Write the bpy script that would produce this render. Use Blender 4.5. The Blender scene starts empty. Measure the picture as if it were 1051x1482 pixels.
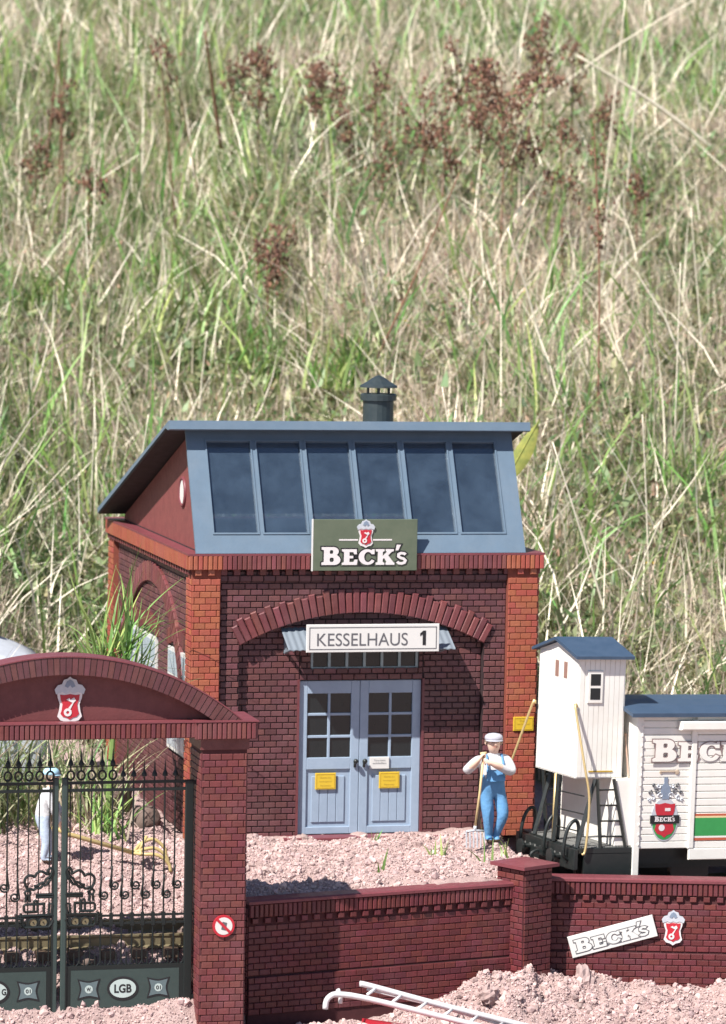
import bpy, bmesh, math, random
import numpy as np
from mathutils import Vector, Matrix

R = math.radians
random.seed(7); rng = np.random.default_rng(11)
scene = bpy.context.scene
COL = scene.collection

# ------------------------------------------------------------------ camera, light, exposure
YAW, PITCH, ROLL, DIST, FPX = R(13.83), R(4.19), R(0.99), 65.0, 5525.0
fw = Vector((math.sin(YAW)*math.cos(PITCH), math.cos(YAW)*math.cos(PITCH), -math.sin(PITCH)))
rr = fw.cross(Vector((0, 0, 1))).normalized(); uu = rr.cross(fw)
RX = rr*math.cos(ROLL) + uu*math.sin(ROLL); UX = -rr*math.sin(ROLL) + uu*math.cos(ROLL)
CAM = Vector((-15.544, -62.518, 10.274))
cd = bpy.data.cameras.new('camera'); cam = bpy.data.objects.new('camera', cd); COL.objects.link(cam)
M = Matrix((RX, UX, -fw)).transposed().to_4x4(); M.translation = CAM
cam.matrix_world = M
cd.sensor_fit = 'VERTICAL'; cd.sensor_height = 36.0; cd.lens = FPX/1482.0*36.0
cd.clip_start = 0.5; cd.clip_end = 1500
cd.dof.use_dof = True; cd.dof.focus_distance = 60.5; cd.dof.aperture_fstop = 0.92
scene.camera = cam

SAZ, SEL = R(54), R(50)
SUN = Vector((-math.sin(SAZ)*math.cos(SEL), -math.cos(SAZ)*math.cos(SEL), math.sin(SEL)))
w = bpy.data.worlds.new('World'); scene.world = w; w.use_nodes = True
nt = w.node_tree; sky = nt.nodes.new('ShaderNodeTexSky'); sky.sky_type = 'NISHITA'
sky.sun_disc = False; sky.sun_elevation = SEL; sky.sun_rotation = math.atan2(SUN.x, SUN.y)
sky.air_density = 0.8; sky.dust_density = 0.3
nt.links.new(sky.outputs[0], nt.nodes['Background'].inputs[0]); nt.nodes['Background'].inputs[1].default_value = 0.075
sl = bpy.data.lights.new('sun', 'SUN'); sl.energy = 5.0; sl.angle = R(0.53); sl.color = (1.0, 0.955, 0.89)
so = bpy.data.objects.new('sun', sl); COL.objects.link(so); so.rotation_mode = 'QUATERNION'
so.rotation_quaternion = SUN.to_track_quat('Z', 'Y'); so.location = (-20, -20, 40)
vs = scene.view_settings; vs.view_transform = 'Standard'; vs.look = 'None'; vs.gamma = 1.0
vs.use_curve_mapping = False; vs.exposure = 0.86
scene.render.engine = 'CYCLES'
scene.cycles.max_bounces = 8; scene.cycles.transparent_max_bounces = 12

# ------------------------------------------------------------------ materials
MATS = {}
def mat(name, col, rough=0.6, var=0.0, island=False, noise=0.0, nscale=8.0, ncol=None, spec=0.5, metal=0.0,
        bump=0.0, bscale=60.0, transl=0.0, col2=None, hue=0.0, coord='Object', fade=None):
    """Procedural principled material: base colour, per-piece variation, patchy wear noise, fine bump."""
    if name in MATS: return MATS[name]
    m = bpy.data.materials.new(name); m.use_nodes = True; t = m.node_tree; N = t.nodes; L = t.links
    b = N['Principled BSDF']; b.inputs['Roughness'].default_value = rough
    b.inputs['Specular IOR Level'].default_value = spec; b.inputs['Metallic'].default_value = metal
    base = N.new('ShaderNodeRGB'); base.outputs[0].default_value = (*col, 1); cur = base.outputs[0]
    tc = N.new('ShaderNodeTexCoord')
    if var or col2 or hue:
        oi = N.new('ShaderNodeObjectInfo'); g = N.new('ShaderNodeNewGeometry')
        ad = N.new('ShaderNodeMath'); ad.operation = 'ADD'
        L.new(oi.outputs['Random'], ad.inputs[0]); L.new(g.outputs['Random Per Island'], ad.inputs[1])
        fr = N.new('ShaderNodeMath'); fr.operation = 'FRACT'; L.new(ad.outputs[0], fr.inputs[0]); rnd = fr.outputs[0]
        if col2:
            mx = N.new('ShaderNodeMix'); mx.data_type = 'RGBA'
            L.new(rnd, mx.inputs[0]); L.new(cur, mx.inputs[6]); mx.inputs[7].default_value = (*col2, 1); cur = mx.outputs[2]
        if var or hue:
            hs = N.new('ShaderNodeHueSaturation'); L.new(cur, hs.inputs['Color'])
            r2 = N.new('ShaderNodeMath'); r2.operation = 'MULTIPLY_ADD'; L.new(rnd, r2.inputs[0]); r2.inputs[1].default_value = 7.13; r2.inputs[2].default_value = .37
            f2 = N.new('ShaderNodeMath'); f2.operation = 'FRACT'; L.new(r2.outputs[0], f2.inputs[0])
            mr = N.new('ShaderNodeMapRange'); L.new(f2.outputs[0], mr.inputs[0]); mr.inputs[3].default_value = 1-var; mr.inputs[4].default_value = 1+var
            L.new(mr.outputs[0], hs.inputs['Value'])
            if hue:
                r3 = N.new('ShaderNodeMath'); r3.operation = 'MULTIPLY_ADD'; L.new(rnd, r3.inputs[0]); r3.inputs[1].default_value = 3.71; r3.inputs[2].default_value = .11
                f3 = N.new('ShaderNodeMath'); f3.operation = 'FRACT'; L.new(r3.outputs[0], f3.inputs[0])
                mh = N.new('ShaderNodeMapRange'); L.new(f3.outputs[0], mh.inputs[0]); mh.inputs[3].default_value = .5-hue; mh.inputs[4].default_value = .5+hue
                L.new(mh.outputs[0], hs.inputs['Hue'])
            cur = hs.outputs[0]
    if noise:
        nz = N.new('ShaderNodeTexNoise'); nz.inputs['Scale'].default_value = nscale; nz.inputs['Detail'].default_value = 6; nz.inputs['Roughness'].default_value = .65
        if coord == 'World':
            gg = N.new('ShaderNodeNewGeometry'); L.new(gg.outputs['Position'], nz.inputs['Vector'])
        else: L.new(tc.outputs['Object'], nz.inputs['Vector'])
        rp = N.new('ShaderNodeValToRGB'); rp.color_ramp.elements[0].position = .38; rp.color_ramp.elements[1].position = .66
        L.new(nz.outputs[0], rp.inputs[0])
        ml = N.new('ShaderNodeMath'); ml.operation = 'MULTIPLY'; L.new(rp.outputs[0], ml.inputs[0]); ml.inputs[1].default_value = noise
        mx = N.new('ShaderNodeMix'); mx.data_type = 'RGBA'; L.new(ml.outputs[0], mx.inputs[0]); L.new(cur, mx.inputs[6])
        mx.inputs[7].default_value = (*(ncol or tuple(c*.45 for c in col)), 1); cur = mx.outputs[2]
        rv = N.new('ShaderNodeMapRange'); L.new(nz.outputs[0], rv.inputs[0]); rv.inputs[3].default_value = rough-.1; rv.inputs[4].default_value = min(1, rough+.14)
        L.new(rv.outputs[0], b.inputs['Roughness'])
    if fade:                                            # large faded, dusty patches
        amt, fs_, fc = fade; nf = N.new('ShaderNodeTexNoise'); nf.inputs['Scale'].default_value = fs_; nf.inputs['Detail'].default_value = 8; nf.inputs['Roughness'].default_value = .7
        gp = N.new('ShaderNodeNewGeometry'); L.new(gp.outputs['Position'], nf.inputs['Vector'])
        rf_ = N.new('ShaderNodeMapRange'); L.new(nf.outputs[0], rf_.inputs[0]); rf_.inputs[1].default_value = .45; rf_.inputs[2].default_value = .75; rf_.inputs[4].default_value = amt
        mf_ = N.new('ShaderNodeMix'); mf_.data_type = 'RGBA'; L.new(rf_.outputs[0], mf_.inputs[0]); L.new(cur, mf_.inputs[6]); mf_.inputs[7].default_value = (*fc, 1); cur = mf_.outputs[2]
    L.new(cur, b.inputs['Base Color'])
    if bump:
        nb = N.new('ShaderNodeTexNoise'); nb.inputs['Scale'].default_value = bscale; nb.inputs['Detail'].default_value = 4
        L.new(tc.outputs['Object'], nb.inputs['Vector']); bp = N.new('ShaderNodeBump'); bp.inputs['Strength'].default_value = bump
        bp.inputs['Distance'].default_value = .02; L.new(nb.outputs[0], bp.inputs['Height']); L.new(bp.outputs[0], b.inputs['Normal'])
    if transl:
        tr = N.new('ShaderNodeBsdfTranslucent'); L.new(cur, tr.inputs[0]); ms = N.new('ShaderNodeMixShader'); ms.inputs[0].default_value = transl
        L.new(b.outputs[0], ms.inputs[1]); L.new(tr.outputs[0], ms.inputs[2]); L.new(ms.outputs[0], N['Material Output'].inputs[0])
    MATS[name] = m; return m

def brickmat(n, c, v=.22, nz=.35): return mat(n, c, .5, var=v, hue=.014, noise=nz, nscale=9, coord='World', bump=.25, bscale=45, fade=(.30, 1.1, (c[0]*.7+.12, c[1]*.8+.09, c[2]*.8+.09)))
B_ORANGE = brickmat('orange brick', (.325, .080, .046), .09, .28)
B_WALL = brickmat('maroon brick', (.112, .038, .041), .30)
B_TRIM = brickmat('red trim brick', (.15, .037, .037), .24)
B_GATE = brickmat('dark red brick', (.135, .030, .031), .2)
B_ARCH = brickmat('brown arch brick', (.10, .030, .032), .2)
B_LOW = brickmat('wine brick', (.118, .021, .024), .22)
MORTAR = mat('dark mortar', (.026, .012, .014), .8, noise=.4, nscale=6)
MORT_O = mat('orange mortar', (.22, .055, .034), .8, noise=.4, nscale=6)
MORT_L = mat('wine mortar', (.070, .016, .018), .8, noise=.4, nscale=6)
MORT_ARCH = mat('pale mortar', (.34, .24, .22), .8, noise=.4, nscale=9)
SMOOTH_RED = mat('smooth red plaster', (.135, .036, .037), .55, noise=.35, nscale=5, bump=.2, bscale=30)
CAPRED = mat('red coping', (.175, .044, .054), .45, noise=.35, nscale=6, bump=.15, bscale=30)
GABLE = mat('red gable plaster', (.185, .047, .046), .6, noise=.35, nscale=5, bump=.3, bscale=25)
ROOFBLUE = mat('blue grey roof paint', (.108, .158, .215), .45, noise=.45, nscale=3, ncol=(.08, .12, .165), bump=.15, bscale=50, fade=(.25, 1.6, (.19,.22,.25)))
DOORBLUE = mat('pale blue door paint', (.285, .36, .46), .5, noise=.4, nscale=5, ncol=(.22, .285, .37), bump=.1, bscale=50)
TEAL = mat('teal window bars', (.30, .39, .42), .5, noise=.2, nscale=9)
BLACKMET = mat('black metal', (.012, .016, .016), .38, noise=.3, nscale=12, ncol=(.03, .03, .028))
GATEMET = mat('dark green iron', (.004, .008, .0075), .5, noise=.2, nscale=10)
GATEPAN = mat('grey green gate panel', (.032, .052, .048), .5, noise=.25, nscale=8)
GATEPL = mat('slate plate', (.10, .14, .15), .5, noise=.2, nscale=12)
OVAL = mat('pale mint enamel', (.42, .50, .48), .4, noise=.1, nscale=12)
INK = mat('black ink', (.010, .010, .012), .5, noise=.1, nscale=20)
GREYINK = mat('grey ink', (.10, .10, .11), .5, noise=.1, nscale=20)
CHIM = mat('dark chimney metal', (.022, .032, .036), .42, noise=.3, nscale=10, ncol=(.05, .06, .06))
WHITE = mat('white enamel', (.60, .59, .57), .4, noise=.1, nscale=6, ncol=(.66, .64, .60))
WAGON = mat('cream white wagon paint', (.75, .73, .68), .45, noise=.2, nscale=3, ncol=(.64, .61, .55), bump=.08, bscale=40, fade=(.30, 2.2, (.50,.46,.39)))
WROOF = mat('dark blue wagon roof', (.035, .062, .105), .5, noise=.3, nscale=5, ncol=(.065, .10, .16), bump=.15, bscale=40)
BRASS = mat('brass rod', (.60, .46, .22), .4, metal=.4, noise=.2, nscale=12)
RAILM = mat('weathered brass rail', (.20, .165, .095), .5, metal=.3, noise=.4, nscale=9, ncol=(.11, .09, .055))
YELLOW = mat('yellow notice', (.62, .42, .03), .45, noise=.12, nscale=15)
YELTOOL = mat('yellow tool plastic', (.50, .385, .17), .4, noise=.2, nscale=10)
SIGNGREEN = mat('olive green sign', (.088, .112, .075), .4, noise=.35, nscale=3, ncol=(.145, .165, .115))
RED = mat('crest red', (.45, .02, .035), .4, noise=.15, nscale=15)
SILVER = mat('crest silver', (.48, .50, .54), .35, noise=.35, nscale=16, ncol=(.30, .34, .40))
PINKW = mat('crest white', (.66, .62, .62), .4, noise=.1, nscale=16)
GREENSTR = mat('green stripe', (.035, .27, .07), .45, noise=.15, nscale=10)
REDSTR = mat('red stripe', (.45, .10, .05), .5, noise=.1, nscale=10)
CANOPY = mat('pale grey corrugated sheet', (.17, .20, .235), .55, noise=.3, nscale=5, ncol=(.13, .155, .18))
SKIN = mat('skin', (.66, .46, .36), .55, noise=.15, nscale=14, ncol=(.66, .38, .27))
SHIRT = mat('pale shirt', (.55, .55, .57), .75, noise=.2, nscale=9, bump=.4, bscale=22)
DENIM = mat('light blue denim', (.09, .25, .47), .75, noise=.35, nscale=9, ncol=(.15, .33, .55), bump=.5, bscale=20)
DENIM2 = mat('pale washed trousers', (.42, .50, .62), .75, noise=.3, nscale=9, bump=.4, bscale=20)
CAPGREY = mat('grey cap cloth', (.40, .40, .45), .8, noise=.2, nscale=14)
CAPBLUE = mat('pale blue cap cloth', (.36, .58, .72), .8, noise=.2, nscale=14)
BOOT = mat('brown boots', (.10, .065, .045), .6, noise=.3, nscale=12)
TUBEW = mat('white tube plastic', (.62, .61, .62), .3, noise=.1, nscale=9)
WOOD = mat('pale wooden handle', (.66, .50, .26), .5, noise=.3, nscale=12)
TIN = mat('tin grey', (.55, .56, .60), .35, metal=.3, noise=.2, nscale=12)
STONE = mat('brown stone', (.17, .12, .10), .8, noise=.5, nscale=5, bump=.6, bscale=10)
TARP = mat('pale grey sheet', (.46, .49, .54), .55, noise=.3, nscale=2, bump=.1, bscale=5)
TARPB = mat('blue sheet trim', (.08, .14, .30), .55, noise=.3, nscale=4)
SOILC = mat('pink crumbly soil', (.445, .325, .31), .9, var=.32, hue=.015, noise=.3, nscale=4, ncol=(.42, .28, .25), coord='World')
GREEN = mat('green blades', (.155, .275, .10), .5, var=.6, hue=.045, col2=(.45, .44, .26), transl=.5)
GREEN2 = mat('fresh green blades', (.12, .29, .065), .45, var=.45, hue=.03, col2=(.34, .42, .14), transl=.30)
STRAW = mat('straw blades', (.79, .69, .53), .65, var=.42, hue=.025, col2=(.58, .46, .40), transl=.45)
PALESTRAW = mat('pale dry stalk', (.80, .72, .58), .6, var=.24, noise=.3, nscale=3)
BROWNSEED = mat('brown seed heads', (.11, .062, .040), .8, var=.4, hue=.015, col2=(.22, .105, .065), noise=.2)
REDSTEM = mat('reddish stem', (.24, .115, .075), .6, var=.25, noise=.3, nscale=3)
FLOWER = mat('yellow petals', (.70, .48, .03), .6, var=.2, transl=.3)

def glassmat(name, tint, refl=.06):
    m = bpy.data.materials.new(name); m.use_nodes = True; t = m.node_tree; N = t.nodes; L = t.links
    N.remove(N['Principled BSDF'])
    tr = N.new('ShaderNodeBsdfTransparent'); nz = N.new('ShaderNodeTexNoise'); nz.inputs['Scale'].default_value = 2.2
    tc = N.new('ShaderNodeTexCoord'); L.new(tc.outputs['Object'], nz.inputs[0])
    mx = N.new('ShaderNodeMix'); mx.data_type = 'RGBA'; L.new(nz.outputs[0], mx.inputs[0])
    mx.inputs[6].default_value = (*tint, 1); mx.inputs[7].default_value = (*[c*.75 for c in tint], 1); L.new(mx.outputs[2], tr.inputs[0])
    gl = N.new('ShaderNodeBsdfGlossy'); gl.inputs['Roughness'].default_value = .12; gl.inputs['Color'].default_value = (.85, .92, 1, 1)
    df = N.new('ShaderNodeBsdfDiffuse'); df.inputs['Color'].default_value = (.085, .13, .19, 1)
    n2 = N.new('ShaderNodeTexNoise'); n2.inputs['Scale'].default_value = 1.7; n2.inputs['Detail'].default_value = 7; n2.inputs['Roughness'].default_value = .7; L.new(tc.outputs['Object'], n2.inputs[0])  # mottled blue diffuse: uneven reflections and dust put into the pane colour
    mr = N.new('ShaderNodeMapRange'); L.new(n2.outputs[0], mr.inputs[0]); mr.inputs[1].default_value = .35; mr.inputs[2].default_value = .72; mr.inputs[3].default_value = .22; mr.inputs[4].default_value = .46
    fr = N.new('ShaderNodeFresnel'); fr.inputs[0].default_value = 1.5
    m1 = N.new('ShaderNodeMixShader'); L.new(mr.outputs[0], m1.inputs[0]); L.new(tr.outputs[0], m1.inputs[1]); L.new(df.outputs[0], m1.inputs[2])
    m2 = N.new('ShaderNodeMixShader'); ad = N.new('ShaderNodeMath'); ad.operation = 'ADD'; L.new(fr.outputs[0], ad.inputs[0]); ad.inputs[1].default_value = refl
    L.new(ad.outputs[0], m2.inputs[0]); L.new(m1.outputs[0], m2.inputs[1]); L.new(gl.outputs[0], m2.inputs[2])
    L.new(m2.outputs[0], N['Material Output'].inputs[0]); return m
GLASS = glassmat('blue roof glass', (.45, .52, .62))
DARKPANE = mat('dark door pane', (.010, .014, .016), .22, noise=.3, nscale=6)

# ------------------------------------------------------------------ mesh helpers
class MB:
    def __init__(s): s.v = []; s.f = []
    def add(s, vs, fs):
        o = len(s.v); s.v += [tuple(p) for p in vs]; s.f += [tuple(i+o for i in q) for q in fs]; return s
    def box(s, x0, x1, y0, y1, z0, z1, ch=0.0):
        if ch <= 0:
            return s.add([(x0,y0,z0),(x1,y0,z0),(x1,y1,z0),(x0,y1,z0),(x0,y0,z1),(x1,y0,z1),(x1,y1,z1),(x0,y1,z1)],
                [(0,3,2,1),(4,5,6,7),(0,1,5,4),(1,2,6,5),(2,3,7,6),(3,0,4,7)])
        c = ch   # front (y0) edges chamfered
        return s.add([(x0,y0+c,z0),(x1,y0+c,z0),(x1,y1,z0),(x0,y1,z0),(x0,y0+c,z1),(x1,y0+c,z1),(x1,y1,z1),(x0,y1,z1),
                      (x0+c,y0,z0+c),(x1-c,y0,z0+c),(x1-c,y0,z1-c),(x0+c,y0,z1-c)],
            [(0,3,2,1),(4,5,6,7),(1,2,6,5),(2,3,7,6),(3,0,4,7),(8,9,10,11),(0,1,9,8),(1,5,10,9),(5,4,11,10),(4,0,8,11)])
    def prism(s, poly, fn0, fn1):
        """poly: list of (a,b); fn0/fn1 map (a,b) -> 3D for the two ends"""
        n = len(poly)
        return s.add([fn0(*p) for p in poly]+[fn1(*p) for p in poly],
              [tuple(range(n))[::-1], tuple(range(n, 2*n))]+[(i,(i+1)%n,n+(i+1)%n,n+i) for i in range(n)])
    def xz(s, poly, y0, y1): return s.prism(poly, lambda a,b:(a,y0,b), lambda a,b:(a,y1,b))
    def yz(s, poly, x0, x1): return s.prism(poly, lambda a,b:(x0,a,b), lambda a,b:(x1,a,b))
    def tube(s, pts, r, n=6, cap=True, closed=False):
        pts = [Vector(p) for p in pts]; m = len(pts); rs = r if isinstance(r, (list, tuple)) else [r]*m
        vs = []; fs = []; prev = None
        for i, p in enumerate(pts):
            if closed: t = (pts[(i+1)%m]-pts[i-1])
            else: t = (pts[min(i+1,m-1)]-pts[max(i-1,0)])
            t = t.normalized() if t.length > 1e-9 else Vector((0,0,1))
            if prev is None:
                a = Vector((0,1,0)) if abs(t.y) < .9 else Vector((1,0,0))
                u = t.cross(a).normalized()
            else: u = (prev - t*prev.dot(t)); u = u.normalized() if u.length > 1e-6 else t.orthogonal().normalized()
            prev = u; q = t.cross(u)
            for k in range(n):
                an = 2*math.pi*k/n; vs.append(p+(u*math.cos(an)+q*math.sin(an))*rs[i])
        for i in range(m if closed else m-1):
            for k in range(n):
                a=i*n+k; b=i*n+(k+1)%n; c=((i+1)%m)*n+(k+1)%n; d=((i+1)%m)*n+k; fs.append((a,b,c,d))
        if cap and not closed: fs += [tuple(range(n))[::-1], tuple(range((m-1)*n, m*n))]
        return s.add(vs, fs)
    def lathe(s, prof, c=(0,0,0), n=16):
        vs=[]; fs=[]; m=len(prof)
        for (r,z) in prof:
            for k in range(n):
                a=2*math.pi*k/n; vs.append((c[0]+r*math.cos(a), c[1]+r*math.sin(a), c[2]+z))
        for i in range(m-1):
            for k in range(n): fs.append((i*n+k, i*n+(k+1)%n, (i+1)*n+(k+1)%n, (i+1)*n+k))
        fs += [tuple(range(n))[::-1], tuple(range((m-1)*n, m*n))]
        return s.add(vs, fs)
    def ball(s, c, r, n=8, m=5, sc=(1,1,1), jit=0):
        prof=[]; vs=[]; fs=[]
        for i in range(1, m):
            th=math.pi*i/m
            for k in range(n):
                a=2*math.pi*k/n; j=1+random.uniform(-jit,jit)
                vs.append((c[0]+r*sc[0]*j*math.sin(th)*math.cos(a), c[1]+r*sc[1]*j*math.sin(th)*math.sin(a), c[2]-r*sc[2]*j*math.cos(th)))
        b=len(vs); vs += [(c[0],c[1],c[2]-r*sc[2]),(c[0],c[1],c[2]+r*sc[2])]
        for i in range(m-2):
            for k in range(n): fs.append((i*n+k,i*n+(k+1)%n,(i+1)*n+(k+1)%n,(i+1)*n+k))
        for k in range(n): fs.append((b,(k+1)%n,k)); fs.append((b+1,(m-2)*n+k,(m-2)*n+(k+1)%n))
        return s.add(vs, fs)
    def mesh(s, name, smooth=False):
        me = bpy.data.meshes.new(name); me.from_pydata(s.v, [], s.f); me.update()
        bm = bmesh.new(); bm.from_mesh(me); bmesh.ops.recalc_face_normals(bm, faces=bm.faces); bm.to_mesh(me); bm.free()
        if smooth: me.polygons.foreach_set('use_smooth', [True]*len(me.polygons))
        return me
    def build(s, name, m, parent=None, smooth=False, kind=None, label=None, loc=None):
        me = s.mesh(name, smooth); return link(name, me, m, parent, kind, label, loc)
def link(name, me, m, parent=None, kind=None, label=None, loc=None):
    if m is not None and not me.materials: me.materials.append(m)
    o = bpy.data.objects.new(name, me); COL.objects.link(o)
    if parent is not None: o.parent = parent
    if loc is not None: o.location = loc
    if kind: o['kind'] = kind
    if label: o['label'] = label
    return o
def tag(o, label, cat, group=None):
    o['label'] = label; o['category'] = cat
    if group: o['group'] = group
    return o
def thing(name, label, cat, loc=(0,0,0), rot=(0,0,0), group=None):
    o = bpy.data.objects.new(name, None); COL.objects.link(o); o.location = loc; o.rotation_euler = rot; o.empty_display_size = .2
    return tag(o, label, cat, group)
def arc(cx, cz, r, a0, a1, n, rz=None):
    rz = r if rz is None else rz
    return [(cx+r*math.cos(R(a0+(a1-a0)*i/n)), cz+rz*math.sin(R(a0+(a1-a0)*i/n))) for i in range(n+1)]
def spline(pts, n=4):
    P=[Vector(p) for p in pts]; P=[2*P[0]-P[1]]+P+[2*P[-1]-P[-2]]; out=[]
    for i in range(1,len(P)-2):
        for k in range(n):
            t=k/n; a,b,c,d=P[i-1],P[i],P[i+1],P[i+2]
            out.append(.5*((2*b)+(-a+c)*t+(2*a-5*b+4*c-d)*t*t+(-a+3*b-3*c+d)*t**3))
    out.append(P[-2]); return out

# ---- brickwork: faces in a frame  (origin o, u direction, outward normal n, up z)
BRK = {}
def brick_mesh(L, H, d, c, m):
    key = (round(L,3), round(H,3), d, m.name)
    if key not in BRK:
        b = MB(); b.box(-L/2, L/2, -d, .004, -H/2, H/2, ch=c); me = b.mesh('brick'); me.materials.append(m); BRK[key] = me
    return BRK[key]
def brickwork(parent, org, ang, spans, v0, v1, m, L=.205, H=.104, j=.017, d=.020, keep=None, name='brick', limit=[0]):
    """rows of running-bond bricks; spans(v)->list of (u0,u1); ang = rotation about z of the face (0 = facing -y).
    keep(u,v) true -> own object (while the thing's limit lasts), the others go into one joined 'brickwork' part."""
    stuff = MB(); ca, sa = math.cos(ang), math.sin(ang); row = 0; v = v0
    while v + H*.6 <= v1:
        h = min(H, v1-v); vc = v+h/2
        for (a, b) in spans(vc):
            u = math.floor(a/L)*L + (L/2 if row % 2 else 0) - L
            while u < b:
                p, q = max(u, a), min(u+L, b)
                if q-p > .035:
                    bl = round((q-p)-j, 2); bl = max(.02, bl); uc = (p+q)/2
                    x = org[0]+ca*uc; y = org[1]+sa*uc; z = org[2]+vc
                    jz = random.uniform(-.002, .003)
                    if keep and limit[0] > 0 and keep(uc, vc):
                        o = link(name, brick_mesh(bl, h-j, d, .006, m), None, parent)
                        o.location = (x - sa*jz*1, y + ca*jz, z); o.rotation_euler = (0,0,ang); limit[0] -= 1
                    else:
                        t = MB(); t.box(-bl/2, bl/2, -d, .004, -(h-j)/2, (h-j)/2, ch=.006)
                        stuff.add([(x+ca*X-sa*(Y+jz), y+sa*X+ca*(Y+jz), z+Z) for X,Y,Z in t.v], t.f)
                u += L
        v += H; row += 1
    if stuff.v: stuff.build('brickwork', m, parent, kind='stuff')

# ---- lettering
def text_part(body, w, h, m, parent, loc, rot=(R(90),0,0), ext=.003, name='lettering', bold=0.0, align='CENTER'):
    cu = bpy.data.curves.new('t', 'FONT'); cu.body = body; cu.size = 1; cu.extrude = 0.0; cu.offset = bold
    to = bpy.data.objects.new('t', cu); COL.objects.link(to)
    dg = bpy.context.evaluated_depsgraph_get(); me = bpy.data.meshes.new_from_object(to.evaluated_get(dg))
    bpy.data.objects.remove(to); bpy.data.curves.remove(cu)
    xs=[v.co.x for v in me.vertices]; ys=[v.co.y for v in me.vertices]
    x0,x1,y0,y1=min(xs),max(xs),min(ys),max(ys)
    for v in me.vertices: v.co = ((v.co.x-(x0+x1)/2)*w/(x1-x0), (v.co.y-(y0+y1)/2)*h/(y1-y0), ext)
    me.name = name; me.materials.clear()
    o = link(name, me, m, parent); o.location = loc; o.rotation_euler = rot; return o
def poly_part(name, polys, m, parent, loc=(0,0,0), rot=(R(90),0,0), ext=.004, offset=0.0):
    """flat filled shapes with holes (nested outlines), a little thickness"""
    cu = bpy.data.curves.new('p', 'CURVE'); cu.dimensions = '2D'; cu.fill_mode = 'BOTH'; cu.extrude = ext; cu.offset = offset
    for pl in polys:
        sp = cu.splines.new('POLY'); sp.points.add(len(pl)-1); sp.use_cyclic_u = True
        for p, q in zip(sp.points, pl): p.co = (q[0], q[1], 0, 1)
    to = bpy.data.objects.new('p', cu); COL.objects.link(to)
    dg = bpy.context.evaluated_depsgraph_get(); me = bpy.data.meshes.new_from_object(to.evaluated_get(dg))
    bpy.data.objects.remove(to); bpy.data.curves.remove(cu); me.name = name; me.materials.clear()
    o = link(name, me, m, parent); o.location = loc; o.rotation_euler = rot; return o
def rrect(x0, x1, y0, y1, r, n=4):
    return arc(x1-r,y0+r,r,-90,0,n)+arc(x1-r,y1-r,r,0,90,n)+arc(x0+r,y1-r,r,90,180,n)+arc(x0+r,y0+r,r,180,270,n)
def stroke(pts, wd):
    P=[Vector((a,b)) for a,b in pts]; L=[];Rt=[]
    for i,p in enumerate(P):
        t=(P[min(i+1,len(P)-1)]-P[max(i-1,0)]).normalized(); n=Vector((-t.y,t.x)); L.append(tuple(p+n*wd/2)); Rt.append(tuple(p-n*wd/2))
    return L+Rt[::-1]
GLY = {
 'B': (.92, [[(0,0)]+arc(.60,.28,.28,-90,52,8)+arc(.55,.755,.245,-52,90,8)+[(0,1),(0,.87),(.11,.83),(.11,.17),(0,.13)],
       rrect(.38,.57,.17,.41,.07)[::-1], rrect(.38,.54,.62,.83,.06)[::-1]]),
 'E': (.86, [[(0,0),(.80,0),(.83,.34),(.68,.34),(.62,.18),(.40,.18),(.40,.42),(.60,.42),(.60,.58),(.40,.58),(.40,.82),(.60,.82),(.65,.68),(.79,.68),(.78,1),(0,1),(0,.87),(.11,.83),(.11,.17),(0,.13)]]),
 'C': (.88, [[(.84,.68),(.84,1),(.74,1),(.70,.94)]+arc(.46,.5,.46,68,312,18,.5)+[(.84,.26),(.70,.34)]+arc(.50,.5,.20,318,62,14,.32)[0:0]+arc(.50,.5,.21,310,50,14,.33)+[(.68,.68)]]),
 'K': (1.0, [[(0,0),(.46,0),(.46,.13),(.37,.17),(.37,.36),(.44,.44),(.58,.17),(.52,.13),(.52,0),(1.0,0),(1.0,.13),(.93,.17),(.66,.60),(.84,.83),(.95,.87),(.95,1),(.53,1),(.53,.87),(.59,.83),(.37,.56),(.37,.83),(.46,.87),(.46,1),(0,1),(0,.87),(.11,.83),(.11,.17),(0,.13)]]),
 'q': (.20, [[(.02,.92),(.16,.92),(.30,1.28),(.08,1.28)]]),
 's': (.60, [stroke([(.50,.66),(.42,.74),(.26,.76),(.13,.68),(.12,.54),(.24,.45),(.40,.39),(.50,.28),(.45,.14),(.30,.08),(.14,.10),(.06,.20)], .17)]),
}
def beck_polys(w, h):
    """slab-serif word: tall B, small-cap ECK, apostrophe and a small s; fitted to width w, height h of the small caps"""
    x=0; out=[]
    for ch, sc in (('B',1.14),('E',1),('C',1),('K',1),('q',1),('s',.98)):
        wd, polys = GLY[ch]
        if ch == 's': x -= .12
        for p in polys: out.append([(x+a*sc, b*sc) for a,b in p])
        x += wd*sc + (.03 if ch != 'q' else -.02)
    return [[(a*w/x - w/2, b*h) for a,b in p] for p in out]
def beck_word(parent, w, h, loc, rot, fill, line, off):
    a = poly_part('letter_outline', beck_polys(w,h), line, parent, loc, rot, .003, off)
    n = Vector((0,0,1)); n.rotate(Matrix.Rotation(rot[2],3,'Z') @ Matrix.Rotation(rot[1],3,'Y') @ Matrix.Rotation(rot[0],3,'X'))
    poly_part('lettering', beck_polys(w,h), fill, parent, Vector(loc)+n*.006, rot, .003, 0)
SHIELD = [(-.40,.42),(-.22,.40),(0,.44),(.22,.40),(.40,.42),(.37,.20),(.30,.02),(.33,-.20),(.38,-.36),(.28,-.48),(.12,-.52),(0,-.60),(-.12,-.52),(-.28,-.48),(-.38,-.36),(-.33,-.20),(-.30,.02),(-.37,.20)]
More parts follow.
